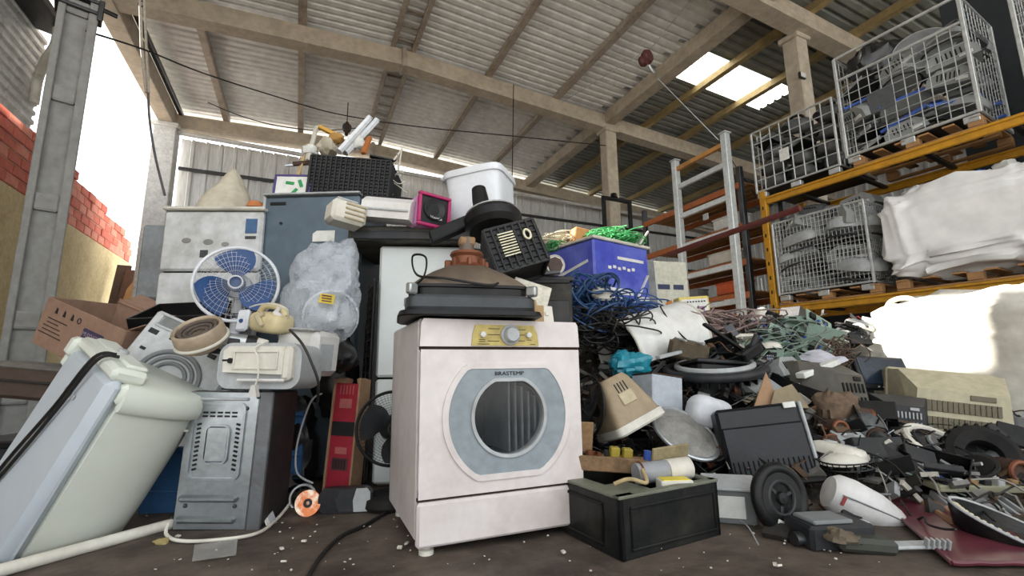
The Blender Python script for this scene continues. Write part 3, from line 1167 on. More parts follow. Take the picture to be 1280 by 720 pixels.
g = MB()
rl(g, [(0, 0, .012, .3), (.285, .22, .0, .25), (.295, .228, .004, .25), (.288, .222, .018, .25), (0, 0, .018, .25)])
g.build('bezel_flange', BLACK, t, False)
g = MB()
rl(g, [(.0, .0, .018, .2), (.25, .2, .018, .2), (.262, .206, .03, .2), (.262, .206, .06, .2), (.25, .2, .068, .2), (0, 0, .068, .2)])
g.build('bezel', FRM, t, False)
g = MB()
rl(g, [(.0, 0, .068, .3), (.238, .19, .068, .3), (.238, .19, .092, .3), (.248, .196, .095, .3), (.248, .196, .104, .3), (0, 0, .104, .3)])
g.build('rim_band', BLACK, t, False)
g = MB()
rl(g, [(.245, .19, .1, .3), (.24, .185, .112, .35), (.21, .165, .135, .5), (.16, .13, .162, .65), (.1, .09, .186, .85), (.06, .06, .2, 1), (.035, .035, .21, 1), (.03, .03, .3, 1), (0, 0, .3, 1)])
g.build('glass_funnel', TUBE, t, angle=60)
g = MB()
g.lathe([(.09, .178), (.096, .186), (.07, .2), (.066, .225), (.075, .235), (.07, .245), (.04, .25), (.0, .25)], 24)
g.build('deflection_yoke', COPPER, t)
for k in range(8):
    a = k * PI / 4
    MB().box((.083 * math.cos(a), .083 * math.sin(a), .2), (.03, .02, .03), .004, (0, 0, a)).build('coil', COPPER, t)
MB().box((.0, 0, .285), (.07, .06, .03), .006).build('neck_board', BROWNPCB, t)
g = MB()
g.tube(spline([(-.26, -.1, .09), (-.2, -.2, .12), (-.19, -.17, .19), (-.24, -.13, .2), (-.22, -.12, .14), (-.12, -.2, .12), (.05, -.215, .1), (.1, -.2, .11)]), .004, 6)
g.build('loose_wire', BLACK, t)
for x, y in ((-.25, -.2), (.25, -.2), (.25, .2), (-.25, .2)):
    MB().box((x * .97, y * .97, .085), (.045, .03, .035), .006, (0, 0, R(45) * (1 if x * y > 0 else -1))).build('mount_lug', STEEL, t)

# wood and card scraps at the right of the tube
q = lambda x, y, z: Vector((-.352, 1.79, 0)) + DM @ Vector((x, y, z))
for nm, loc, rot, sz, mt, lb, cat in (
    ('wood_block', q(.555, .15, .872), (0, 0, R(30)), (.05, .1, .08), mat('plain_timber', 'a98d66', .8, dirt=.3), 'light timber block at the right end of the picture tube', 'wood'),
    ('plywood_offcut', q(.6, .26, .872), (R(8), R(-12), R(20)), (.012, .16, .13), mat('ply_edge', 'b59c74', .8, dirt=.3), 'thin plywood piece standing behind the timber block on the dryer', 'wood'),
    ('wall_plate', q(.63, .16, .872), (R(-12), 0, R(24)), (.07, .012, .09), OFFW, 'white wall plate leaning at the right end of the dryer top', 'plate'),
    ('foam_sheet', q(.57, .33, .872), (R(-16), R(18), R(5)), (.2, .014, .26), mat('speckled_foam', 'cfcabb', .8, dirt=.6, dcol='8d8678', scale=20), 'speckled white sheet standing behind the picture tube', 'sheet'),
    ('metal_can', q(.69, .4, .8), (0, R(4), 0), (.05, .05, .2), mat('grey_can', '9a9a92', .5), 'pale upright strip between foam sheet and blue cables', 'strip')):
    g = MB()
    g.box((0, 0, sz[2] / 2), sz, .003)
    if nm == 'wall_plate':
        g.lathe([(0, 0), (.012, 0), (.01, .006), (0, .006)], 14, (0, -.006, .05), (PI / 2, 0, 0))
    tag(g.build(nm, mt, None, loc=loc, rot=rot), lb, cat)

# ================================================================ left foreground
# tub washer tipped to the right
TNK = mat('washer_tub_white', 'd4d8cd', .35, dirt=.3, dcol='b0ae98', scale=1.6, bump=.02, var=.03)
TNKB = mat('washer_back_bluegrey', 'b8bfc6', .4, dirt=.25, dcol='909aa4', scale=2, bump=.02, var=.03)
t = thing('tub_washer', 'large white tub washing machine tipped sideways at the left edge', 'washing machine', (-1.92, 2.03, .03), (R(-4), R(24), R(0)), scale=(1, 1, .92))
ang = R(59)      # flat back turned to the left of the viewer


def dsec(s, n=40):
    pts = []
    hw, dep = .27, .42
    for i in range(n):
        a = -PI / 2 + PI * i / (n - 1)
        pts.append((dep * math.cos(a) ** .75 if math.cos(a) > 0 else 0, hw * math.sin(a)))
    return [(x * s - .12, y * s) for x, y in pts]


def ds_loft(g, levels, n=40, cap=True):
    vs, fs = [], []
    for s, z, off in levels:
        for x, y in dsec(s, n):
            x += off
            vs.append((x * math.cos(ang) - y * math.sin(ang), x * math.sin(ang) + y * math.cos(ang), z))
    for k in range(len(levels) - 1):
        for i in range(n - 1):
            fs.append((k * n + i, k * n + i + 1, (k + 1) * n + i + 1, (k + 1) * n + i))
        fs.append((k * n + n - 1, k * n, (k + 1) * n, (k + 1) * n + n - 1))
    if cap:
        fs.append(tuple(range(n))[::-1])
        fs.append(tuple((len(levels) - 1) * n + i for i in range(n)))
    g.add(vs, fs)


def DL(x, y, z):
    return Vector((x * math.cos(ang) - y * math.sin(ang), x * math.sin(ang) + y * math.cos(ang), z))


g = MB()
ds_loft(g, [(.86, .03, 0), (.9, .05, 0), (.93, .2, 0), (.98, .6, 0), (.99, .66, 0)])
g.build('tub_shell', TNK, t, angle=50)
g = MB()
ds_loft(g, [(1.03, .655, 0), (1.06, .665, 0), (1.06, .70, 0), (1.03, .74, 0), (.95, .765, 0)])
g.build('lid_rim', TNK, t, angle=50)
g = MB()
ds_loft(g, [(.9, .0, 0), (.94, .01, 0), (.94, .035, 0), (.9, .045, 0)])
g.build('base_ring', LGREY, t, angle=50)
rz = Matrix.Rotation(ang, 4, 'Z')
g = MB()
g.box(DL(-.15, 0, .39), (.07, .5, .76), .03, rz)
g.build('back_panel', TNKB, t)
g = MB()
g.box(DL(-.12, 0, .79), (.13, .47, .06), .018, rz)
g.box(DL(-.1, .0, .825), (.08, .4, .02), .008, rz)
g.build('control_console', TNK, t)
for y, z in ((-.2, .72), (.2, .76)):
    g = MB()
    g.box(DL(-.17 if y > 0 else -.1, y * 1.15, z), (.07, .06, .09), .014, rz)
    g.box(DL(-.17 if y > 0 else -.1, y * 1.2, z - .06), (.04, .04, .08), .012, rz)
    g.build('hinge_bracket', TNK, t)
MB().cyl(DL(-.1, 0, .835), DL(-.1, 0, .85), .02, n=14).build('selector_knob', LGREY, t)
g = MB()
for k in range(3):
    g.box(DL(-.19, -.06 + .05 * k, .62), (.006, .02, .02), .002, rz)
g.build('fixing_clips', LGREY, t)
g = MB()
for s in (0, .035):
    g.tube(spline([DL(-.15, -.12 + s, .84), DL(-.205, -.1 + s, .8), DL(-.2, -.02 + s, .55), DL(-.198, .06 + s * 1.4, .3), DL(-.196, .14 + s, .1), DL(-.21, .2, .0)]), .007, 7)
g.build('power_cord', CABLE, t)
g = MB()
for k in range(7):
    g.cyl(DL(.27 - .03 * (k % 3), -.2, .4 - .05 * k), DL(.275 - .03 * (k % 3), -.212, .4 - .05 * k), .005, n=8)

# pipe on the floor
p0, p1 = FL(-40, 724, .022), FL(214, 655, .022)
g = MB()
g.tube([Vector((0, 0, 0)), (p1 - p0) * .5, p1 - p0], .022, 14)
tag(g.build('plastic_pipe', OFFW, None, loc=p0), 'long cream plastic pipe on the floor in front of the tipped washer', 'pipe')

# blue panel pieces behind
BLUEP = mat('blue_plastic_sheet', '3f6b9c', .45, dirt=.3, dcol='2f4a66')
for (x0, y0, x1, y1, Y, lb) in ((172, 560, 226, 645, 2.42, 'blue plastic bin panel between tipped washer and oven'), (343, 515, 374, 600, 2.75, 'blue plastic panel standing behind the oven')):
    l, w_, h_ = fit(x0, y0, x1, y1, Y)
    t = thing('blue_bin', lb, 'bin', l, R(6))
    MB().box((0, .02, h_ / 2), (w_, .03, h_), .006).build('panel', BLUEP, t)
    MB().box((0, .0, h_ * .35), (w_ * .98, .02, .012), .003).build('rib', BLUEP, t)
    MB().box((0, .0, h_ - .012), (w_ * 1.03, .04, .024), .005).build('rim', BLUEP, t)

# oven lying on its side, back to the viewer
OVM = mat('oven_back_steel', 'a2a8ac', .3, .85, dirt=.4, dcol='5e5c58', scale=6, bump=.04)
t = thing('electric_oven', 'small steel electric oven on end with embossed back and dark side', 'oven', (-1.285, 2.16, 0), (R(-1), R(1.5), R(2)))
ow, oh, od = .37, .585, .26
MB().box((0, od / 2, oh / 2), (ow, od, oh), .008).build('casing', mat('oven_casing', '2b2c2d', .45, .4, dirt=.4), t)
bk = MB().box((-.03, -.004, oh / 2), (ow - .06, .012, oh - .004), .004).build('back_plate', OVM, t)
MB().box((ow / 2 - .03, -.002, oh / 2), (.06, .016, oh), .004).build('corner_strip', mat('oven_strip', '6a6d70', .4, .5, dirt=.4), t)
for (cx_, cz_, w2, h2, tt) in ((-.04, .37, .23, .33, .02), (-.04, .355, .11, .17, .016)):
    g = MB()
    ringprism(g, rrect(w2, h2, .03, 5, cx_, cz_), rrect(w2 - tt, h2 - tt, .024, 5, cx_, cz_), -.02, -.006)
    g.build('embossed_frame', OVM, bk, angle=50)
MB().box((-.04, -.012, .355), (.095, .008, .15), .004).build('embossed_panel', OVM, bk)
g = MB()
for k in range(5):
    for j in range(2):
        g.box((-.105 + k * .032, -.0115, .475 + j * .016), (.022, .005, .008), .001)
for s in (-1, 1):
    for k in range(11):
        g.box((-.04 + s * .085, -.0115, .25 + k * .019), (.018, .005, .009), .001, (0, s * .3, 0))
o = g.build('vent_slots', BLACK, bk)
o['kind'] = 'stuff'
for z in (.13, .045):
    MB().box((-.045, -.016, z), (.25, .022, .03), .01).build('pressed_rib', OVM, bk)
MB().box((-.035, -.014, oh - .035), (.23, .016, .014), .005).build('pressed_rib', LGREY, bk)
for x, z in ((-.14, .51), (.075, .51), (-.14, .1), (.07, .1), (.12, .56)):
    MB().lathe([(0, 0), (.009, 0), (.007, .006), (0, .007)], 12, (x, -.011, z), (PI / 2, 0, 0)).build('screw', DSTEEL, bk)
MB().cyl((-.17, -.01, .41), (-.23, -.012, .412), .005, n=8).build('wire_stub', OFFW, t)
for k in range(4):
    MB().box((-.09 + k * .06, .06, oh + .001), (.04, .1, .004), .001, (0, 0, R(-30))).build('top_louvre', LGREY, t)

# cream cable looped along the floor
g = MB()
g.tube(spline([FL(210, 655, .05), FL(208, 668, .02), FL(225, 676, .012), FL(270, 675, .012), FL(320, 667, .012), FL(345, 650, .012), FL(362, 630, .04)]), .007, 8)
tag(g.build('white_cable', OFFW, None), 'cream cable looping across the floor before the oven', 'cable')
g = MB()
a, b, c2, d2 = FL(240, 702, .006), FL(295, 694, .006), FL(297, 675, .01), FL(243, 682, .01)
g.add([a, b, c2, d2, a + Vector((0, 0, .003)), b + Vector((0, 0, .003)), c2 + Vector((0, 0, .003)), d2 + Vector((0, 0, .003))], [(0, 1, 2, 3), (4, 5, 6, 7), (0, 1, 5, 4), (1, 2, 6, 5), (2, 3, 7, 6), (3, 0, 4, 7)])
tag(g.build('acrylic_sheet', mat('clear_acrylic', 'c8c4bc', .2, dirt=.4, alpha=.3, spec=.6), None, False), 'clear acrylic offcut lying flat on the floor before the oven', 'plastic sheet')
g = MB()
g.tube(spline([FL(385, 722, .01), FL(398, 700, .01), FL(415, 680, .01), FL(430, 668, .01), FL(455, 657, .01), FL(482, 641, .01), FL(500, 634, .01)]), .008, 7)
tag(g.build('floor_cable', CABLE, None), 'black cable snaking over the floor left of the dryer', 'cable')

# discs, plastic parts, modem, red carton
p = FL(383, 646)
t = thing('compact_disc', 'orange and silver compact disc standing on edge by the red carton', 'disc', p, (R(78), 0, R(10)))
MB().lathe([(.009, 0), (.058, 0), (.058, .0015), (.009, .0015), (.009, 0)], 40, (0, .058, 0)).build('disc_face', mat('disc_orange', 'c8703e', .25, .3, dirt=.9, dcol='d8cdb8', scale=14, contrast=.08), t)
MB().lathe([(.008, -.001), (.02, -.001), (.02, .003), (.008, .003), (.008, -.001)], 24, (0, .058, 0)).build('hub_ring', BLACK, t)
g = MB()
for k in range(2):
    t = thing('disc_drive_ring', ('bright metal ring leaning behind the compact disc', 'black plastic hoop behind the compact disc')[k], 'ring', P(378 - k * 12, 622 - k * 8, 2.5 + k * .06), (R(70), R(20 + 15 * k), 0))
    MB().torus(.06 + .012 * k, .008, 28, 8).build('hoop', (STEEL, BLACK)[k], t)
    MB().torus(.035, .005, 24, 6, (0, 0, -.012)).build('inner_hoop', DGREY, t)
t = thing('plastic_tray', 'pale angled plastic tray part leaning by the oven base', 'tray', FL(338, 655, .0), (R(-15), R(-42), R(-12)))
MB().box((0, 0, .07), (.035, .05, .16), .006).build('tray_body', LGREY, t)
MB().box((-.0, -.026, .075), (.022, .006, .13), .003).build('tray_inset', OFFW, t)
MB().box((.014, -.03, .07), (.005, .02, .17), .002).build('edge_wire', WHITE, t)
g = MB()
g.blob(.09, .08, .1, .8, 20, 12, .5, 9, 4, c=(0, 0, .1), flat=0, fine=.4)
tag(g.build('clear_bag', mat('smoky_bag', '57534f', .3, dirt=.6, dcol='9a948c', scale=14, alpha=.75, spec=.7), None, loc=FL(340, 636)), 'smoky crumpled plastic bag between oven and compact disc', 'bag')
t = thing('modem', 'black and silver modem lying flat in front of the red carton', 'modem', FL(432, 641), (0, 0, R(8)))
g = MB()
g.prism(rrect(.25, .115, .045, 6, 0, .06), -.02, .03)
g.build('body', mat('modem_black', '1e1f22', .3, dirt=.3), t)
MB().prism([(.04, .008), (.11, .008), (.115, .03), (.115, .095), (.1, .113), (.05, .113), (.035, .06)], -.024, -.018).build('silver_panel', LGREY, t, False)
MB().prism([(-.03, .012), (.04, .012), (.03, .06), (.045, .108), (-.02, .108), (-.045, .06)], -.0225, -.018).build('grey_panel', DGREY, t, False)
t = thing('red_carton', 'narrow red carton with black band standing between oven and white fridge', 'carton', FL(420, 622), (R(-3), R(2), R(-14)))
REDC = mat('carton_red', '9c2433', .6, dirt=.25, dcol='6e1f28')
rc = MB().box((0, .05, .3), (.155, .1, .6), .003).build('box', REDC, t)
for x in (-.079, .079):
    MB().box((x, .045, .31), (.012, .11, .63), .002).build('cardboard_edge', CARD, t)
MB().box((0, -.002, .355), (.14, .004, .075), 0).build('black_band', INK, rc)
MB().box((0, -.002, .49), (.075, .003, .05), 0).build('pale_label', mat('carton_label', 'b0605c', .7), rc)
MB().box((.0, -.002, .24), (.07, .003, .035), 0).build('pale_label', mat('carton_label', 'b0605c', .7), rc)
MB().box((.0, -.002, .17), (.1, .003, .065), 0).build('barcode_panel', mat('carton_barcode', '5a3034', .7), rc)
g = MB()
for k in range(14):
    g.box((-.04 + k * .006, -.004, .17), (.0022 + .002 * (k % 3 == 0), .002, .05), 0)
o = g.build('barcode', INK, rc)
o['kind'] = 'stuff'
g = MB()
for k in range(5):
    g.box((-.04 + k * .02, -.0025, .565), (.006, .002, .05), 0)
o = g.build('carton_print', mat('carton_label', 'b0605c', .7), rc)
o['kind'] = 'stuff'
MB().box((-.05, .05, .615), (.05, .08, .03), .004, (0, R(15), 0)).build('flap', CARD, t)
MB().box((.06, .05, .615), (.025, .08, .03), .004, (0, R(-15), 0)).build('flap', CARD, t)
g = MB()
g.tube(spline([P(402, 492, 2.62), P(390, 500, 2.55), P(378, 530, 2.55), P(370, 565, 2.5), P(372, 592, 2.48), P(391, 604, 2.46)]), .005, 6)
tag(g.build('grey_cable', LGREY, None), 'thin grey cable drooping left of the red carton', 'cable')
g = MB()
g.lathe([(0, 0), (.11, 0), (.125, .02), (.12, .055), (.09, .07), (.04, .06), (0, .06)], 28)
tag(g.build('bucket_cover', RUBBER, None, loc=FL(484, 634)), 'round black rubber cover on the floor beside the dryer', 'cover')


# ---------------------------------------------------------------- fans
def fan(label, loc, rot, Rr, guard, bladem, hubm, blades=3, stand=None, wires=44, cat='fan', back=True, blade_rot=0., rings=6):
    """fan facing local -y, centre of the guard at origin"""
    t = thing('electric_fan', label, cat, loc, rot)
    for side, nm in ((-1, 'front_guard'), (1, 'rear_guard')):
        if side == 1 and not back:
            continue
        g = MB()
        for k in range(wires):
            a = 2 * PI * k / wires
            pts = []
            for s in (.16, .55, .85, 1.0):
                pts.append((Rr * s * math.cos(a), side * (.055 - .055 * s ** 3) * Rr / .2 + .0, Rr * s * math.sin(a)))
            g.tube(pts, .0006 * Rr / .2, 4)
        for s in [.18 + .8 * i / rings for i in range(rings)]:
            g.torus(Rr * s, .0007 * Rr / .2, 36, 4, (0, side * (.055 - .055 * s ** 3) * Rr / .2, 0), (PI / 2, 0, 0))
        g.torus(Rr * .16, .004, 20, 6, (0, side * .055 * Rr / .2, 0), (PI / 2, 0, 0))
        o = g.build(nm, guard, t)
    MB().torus(Rr, .009 * Rr / .2, 48, 8, (0, 0, 0), (PI / 2, 0, 0)).build('outer_ring', guard, t)
    for k in range(blades):
        a0 = blade_rot + 2 * PI * k / blades

        def bl(a, b, a0=a0):
            r = Rr * (.16 + .76 * b)
            wd = (.5 + 1.25 * math.sin(PI * min(b * .62 + .1, 1)))
            th = a0 + (a - .45) * wd * (1 - .25 * b) + .35 * b
            return (r * math.cos(th), -.02 + (a - .5) * .07 * Rr / .2, r * math.sin(th))
        g = MB()
        g.surf(bl, 8, 9)
        g.build('blade', bladem, t, angle=70)
    MB().lathe([(0, -.045), (Rr * .2, -.04), (Rr * .22, 0), (Rr * .2, .03), (0, .03)], 20, (0, -.01, 0), (PI / 2, 0, 0)).build('hub', hubm, t)
    MB().lathe([(0, 0), (Rr * .32, .01), (Rr * .36, .05), (Rr * .3, .12), (0, .14)], 20, (0, .05, 0), (-PI / 2, 0, 0)).build('motor', hubm if stand is None else stand, t)
    if stand is not None:
        MB().tube([(0, .14, -.02), (0, .1, -Rr * .9), (0, .07, -Rr * 1.35)], .028, 12).build('neck', stand, t)
    return t


FANW = mat('fan_white', 'd8dade', .4, dirt=.3)
BLB = mat('fan_blue', '2a4a7c', .35, dirt=.3, dcol='22364f')
fan('white table fan with three blue blades in front of the stickered fridge', P(296, 355, 2.6), (R(-2), 0, R(24)), .212, FANW, BLB, mat('fan_hub_blue', '35507a', .4), 3, FANW, 46, blade_rot=R(75))
t = thing('fan_neck', 'white fan foot panel with dark button under the blue-bladed fan', 'fan foot', P(302, 412, 2.52), (R(-8), 0, R(-10)))
MB().box((0, 0, .05), (.07, .03, .12), .01).build('panel', FANW, t)
MB().lathe([(0, 0), (.012, 0), (.01, .006), (0, .006)], 14, (0, -.015, .045), (PI / 2, 0, 0)).build('button', BLB, t)
fan('black fan with dense guard leaning on the left side of the dryer', P(492, 535, 2.52), (R(-4), 0, R(20)), .185, BLACK, DGREY, BLACK, 3, None, 60, blade_rot=.4, rings=12)
fan('white fan wrapped in clear plastic left of the condenser grille', P(414, 396, 2.62), (R(8), R(30), R(30)), .145, FANW, LGREY, FANW, 3, FANW, 40, rings=8)
# clear plastic bag over it
CLEAR = mat('clear_film', 'd3d9e0', .2, dirt=.0, scale=9, alpha=.36, spec=1.0, bump=.9, bscale=14)
t = thing('plastic_bag', 'crumpled clear plastic bag with a yellow label over the wrapped fan', 'bag', P(402, 372, 2.55), (0, 0, 0))


def bagf(a, b):
    th = 2 * PI * a
    ph = PI * (b - .5)
    x = .2 * math.cos(ph) ** .8 * math.cos(th) if b not in (0, 1) else 0
    y = .13 * math.cos(ph) ** .8 * math.sin(th) if b not in (0, 1) else 0
    z = .28 * math.sin(ph)
    p_ = Vector((x - z * -.18, y, z))
    d = .92 + .2 * noise.noise(p_ * 6) + .42 * (.5 - abs(noise.noise(p_ * 8 + Vector((3, 1, 2))))) + .14 * (.5 - abs(noise.noise(p_ * 20)))
    return p_ * d


g = MB()
g.surf(bagf, 72, 48, True, False)
g.build('film', CLEAR, t, angle=25)
MB().box((.09, -.15, -.03), (.075, .004, .05), .001, (R(-8), R(8), R(10))).build('label', mat('label_yellow', 'c9b23c', .6, dirt=.3), t)
g = MB()
for k in range(3):
    g.box((.09, -.154, -.015 - k * .014), (.05, .003, .006), 0, (R(-8), R(8), R(10)))
o = g.build('label_print', mat('print_maroon', '5a1f22', .6), t)
o['kind'] = 'stuff'
BBAG = mat('black_bag', '0f0f11', .35, dirt=.2, spec=.6)
for px, py, Y, s, lb in ((405, 440, 2.62, (.16, .14, .12), 'black plastic bag slumped under the wrapped fan'), (418, 470, 2.9, (.12, .1, .26), 'tall black plastic bag behind the white printers'), (447, 560, 2.9, (.07, .06, .3), 'black plastic bag in the dark gap by the condenser grille'), (362, 560, 2.85, (.16, .1, .3), 'black plastic bag behind the oven')):
    g = MB()
    g.blob(s[0], s[1], s[2], .75, 28, 18, .35, 6, px, fine=.35)
    tag(g.build('black_bag', BBAG, None, loc=P(px, py, Y)), lb, 'bag')

t = thing('tall_box', 'tall dark scuffed cabinet standing behind the dryer under the tipped crate', 'cabinet', (.19, 2.8, 0), R(10))
MB().box((0, 0, .58), (.26, .34, 1.16), .012).build('body', mat('scuffed_dark', '2a2825', .7, dirt=.6, dcol='55503f', scale=8), t)
MB().box((0, -.172, .7), (.22, .012, .7), .006).build('door', DGREY, t)
MB().box((0, 0, 1.175), (.28, .36, .03), .006).build('top', DGREY, t)
# ================================================================ left middle: carton, washer panel, printers
t = thing('cardboard_box', 'open brown cardboard box with printed label tilted at the left edge', 'box', P(88, 452, 2.55), (0, R(19), R(-16)))
CB = mat('box_brown', '8f7260', .9, dirt=.3, dcol='6f5646', bump=.06)
bw, bh, bd = .66, .27, .36
fr = MB().box((-.02, 0, bh / 2), (bw, .008, bh), .002).build('front_panel', CB, t)
MB().box((-.02, bd, bh / 2 + .02), (bw, .008, bh + .04), .002).build('rear_panel', CB, t)
for x in (-bw / 2 - .02, bw / 2 - .02):
    MB().box((x, bd / 2, bh / 2), (.008, bd, bh), .002).build('side_panel', CB, t)
MB().box((-.02, bd / 2, .006), (bw, bd, .008), .002).build('bottom_panel', CB, t)
MB().box((-.02, bd + .05, bh + .05), (bw * .98, .14, .007), .002, (R(28), 0, 0)).build('flap', CB, t)
MB().box((bw / 2 + .02, bd / 2, bh + .03), (.12, bd * .9, .007), .002, (0, R(-30), 0)).build('flap', CB, t)
LAB = mat('print_purple', '3f3650', .8, dirt=.2)
MB().prism(rrect(.17, .062, .012, 3, .1, .165), -.0065, -.004).build('printed_label', LAB, fr, False)
text('MUXHOME', .036, mat('print_pale', '8b7c86', .8), fr, (.1, -.0075, .165), sx=.92)
for k in range(5):
    L = (.17, .1, .15, .16, .2)[k]
    MB().box((-.29 + L / 2 + .012 * (k % 2) - .01 * k, -.0048, .165 - k * .022), (L, .001, .005), 0).build('print_line', INK, fr)
for k, x in enumerate((-.24, -.17, -.1)):
    MB().prism([(x - .012, .2), (x + .012, .2), (x + .006, .23), (x - .006, .235)], -.0055, -.0045).build('handling_mark', INK, fr, False)
MB().torus(.014, .003, 14, 5, (-.04, -.005, .215), (PI / 2, 0, 0)).build('handling_mark', INK, fr)

# what the carton rests on
t = thing('suitcase', 'dark brown case under the cardboard box at the left edge', 'case', P(22, 500, 2.62), (0, R(6), R(4)))
MB().box((0, .15, .08), (.5, .28, .16), .02).build('shell', mat('case_brown', '4a3c34', .7, dirt=.5), t)
MB().box((0, .0, .1), (.48, .012, .012), .003).build('trim', DSTEEL, t)
MB().box((0, .15, .175), (.46, .26, .04), .015).build('lid', mat('case_grey', '6a6660', .7, dirt=.5), t)
t = thing('storage_crate', 'dark low crate under the brown case behind the tipped washer', 'crate', Vector((-2.72, 2.6, 0)), R(4))
MB().box((0, .2, .16), (.62, .4, .32), .02).build('body', DGREY, t)
MB().box((0, -.005, .3), (.63, .02, .03), .005).build('rim', BLACK, t)

# grey-white washer panel with round pressing
t = thing('machine_fascia', 'grey white washing machine panel with round pressing lying behind the tipped washer', 'panel', P(208, 470, 2.3), (R(-16), R(24), R(0)))
PANM = mat('panel_grey_white', 'b6b9b9', .5, dirt=.35, dcol='8a8a84', scale=6)
MB().box((0, .06, .12), (.52, .12, .29), .014).build('casing', PANM, t)
g = MB()
framebars(g, -.0, .225, .42, .06, .012, .01, -.004)
g.build('window_frame', PANM, t)
MB().box((0, -.001, .225), (.4, .006, .05), .002).build('dark_window', mat('smoky_window', '6d7170', .3, dirt=.3), t)
for r_, w_ in ((.15, .012), (.115, .01), (.08, .01)):
    pts = [(r_ * math.cos(a), 0, r_ * .8 * math.sin(a)) for a in [PI * k / 18 for k in range(19)]]
    g = MB()
    g.tube([(x + .01, -.004, z + .0) for x, y, z in pts], w_, 8)
    g.build('pressed_ring', GREY, t)
for x, z, s in ((-.2, .16, .05), (-.09, .165, .04), (.03, .17, .035), (.13, .165, .045), (.21, .12, .03), (-.19, .07, .03)):
    MB().box((x, -.001, z), (s, .005, s * .5), .002).build('moulded_pocket', DGREY, t)
t = thing('black_tray', 'black shallow plastic tray behind the washer panel', 'tray', P(255, 412, 2.82), (R(24), R(-3), R(6)))
MB().box((0, .0, .05), (.62, .3, .012), .003).build('bottom', BLACK, t)
for x, y, sx, sy in ((0, -.15, .62, .012), (0, .15, .62, .012), (-.31, 0, .012, .3), (.31, 0, .012, .3)):
    MB().box((x, y, .09), (sx, sy, .09), .003).build('wall', BLACK, t)

# dusty bowl and bits
t = thing('mixing_bowl', 'beige dusty bowl with a coiled heating element on the washer panel', 'bowl', P(257, 434, 2.2), (R(38), R(-4), 0))
BOWL = mat('bowl_beige', 'a89680', .5, dirt=.5, dcol='6f6352', scale=9)
MB().lathe([(0, 0), (.07, .0), (.098, .02), (.108, .06), (.106, .105), (.098, .115), (.09, .105), (.092, .06), (.06, .04), (0, .04)], 32).build('shell', BOWL, t)
MB().torus(.108, .008, 32, 8, (0, 0, .045)).build('band', OFFW, t)
g = MB()
for k in range(3):
    g.torus(.035 + .02 * k, .008, 24, 6, (0, 0, .085 + .006 * k))
g.build('heating_coil', mat('sooty_coil', '5a5048', .9, dirt=.7, dcol='3a342e', scale=20), t)
t = thing('hand_mixer', 'cream hand mixer body lying behind the white printers', 'mixer', P(338, 418, 2.4), (R(6), R(8), R(-18)))
CRM = mat('mixer_cream', 'c9bb92', .45, dirt=.3, dcol='8f815f')
MB().blob(.11, .07, .055, .6, 24, 14, c=(0, 0, .06)).build('body', CRM, t)
MB().tube(spline([(-.09, 0, .09), (-.05, 0, .14), (.05, 0, .14), (.09, 0, .1)]), .017, 10).build('handle', CRM, t)
g = MB()
g.tube(spline([(.1, .0, .08), (.13, -.04, .14), (.06, -.07, .16), (-.03, -.06, .15), (-.1, -.05, .13)]), .004, 6)
g.build('cord', OFFW, t)
t = thing('silver_motor', 'silver and black small motor between bowl and printers', 'motor', P(298, 436, 2.25), (R(0), R(8), R(20)))
MB().cyl((-.07, 0, .035), (.03, 0, .035), .034, n=20).build('can', STEEL, t)
MB().cyl((.03, 0, .035), (.075, 0, .035), .037, n=20).build('end_bell', BLACK, t)
MB().cyl((.075, 0, .035), (.12, 0, .035), .03, .024, n=20).build('nozzle', OFFW, t)
MB().box((-.02, -.035, .03), (.05, .012, .03), .004).build('terminal', DGREY, t)
for k, (px, py, L, a, mt, lb) in enumerate(((276, 443, .1, 8, DGREY, 'dark bent clip beneath the beige bowl'), (305, 443, .12, -6, BLACK, 'black strip under the silver motor'), (322, 402, .07, 60, BEIGE, 'beige knob piece beside the fan foot'), (346, 396, .05, 30, WHITE, 'white tip on the cream mixer'))):
    g = MB()
    g.box((0, 0, .012), (L, .035, .024), .006)
    g.cyl((-L * .3, 0, .02), (-L * .3, 0, .045), .012, n=12)
    tag(g.build('small_part', mt, None, loc=P(px, py, 2.28 + .02 * k), rot=(0, R(a), 0)), lb, 'part')

# printer behind
t = thing('inkjet_printer', 'white boxy printer with grey marks behind the bread maker', 'printer', P(362, 470, 2.38), (0, R(5), R(-20)))
MB().box((0, .1, .12), (.27, .2, .23), .03).build('body', WHITE, t)
MB().box((0, .02, .236), (.24, .06, .012), .005).build('top_strip', LGREY, t)
for x in (-.09, 0, .09):
    MB().box((x, .1, .238), (.045, .03, .004), .001).build('top_mark', GREY, t)
MB().box((.137, .08, .1), (.01, .1, .14), .003).build('side_hatch', LGREY, t)
# bread maker style white appliance on the oven
t = thing('bread_maker', 'white and grey bread maker lying on the oven with a dangling plug', 'appliance', Vector((-1.145, 2.13, .592)), (R(-2), R(1), R(-4)))
g = MB()
g.prism(rrect(.39, .205, .06, 6, 0, .105), .0, .2)
g.build('body', LGREY, t)
g = MB()
g.prism([(-.15, .075), (.13, .065), (.13, .19), (-.13, .19), (-.155, .17)], -.03, .0)
g.build('lid', OFFW, t, False)
g = MB()
framebars(g, -.0, .128, .2, .075, .008, .008, -.033)
g.build('lid_inset', OFFW, t)
MB().box((.145, -.012, .115), (.045, .05, .15), .012).build('hinge_side', OFFW, t)
MB().cyl((-.115, -.03, .125), (-.115, -.04, .125), .012, n=14).build('latch', BLACK, t)
MB().box((-.135, -.032, .127), (.04, .006, .008), .002).build('latch_strip', BLACK, t)
MB().box((.03, -.024, .04), (.22, .02, .014), .005).build('front_rail', WHITE, t)
g = MB()
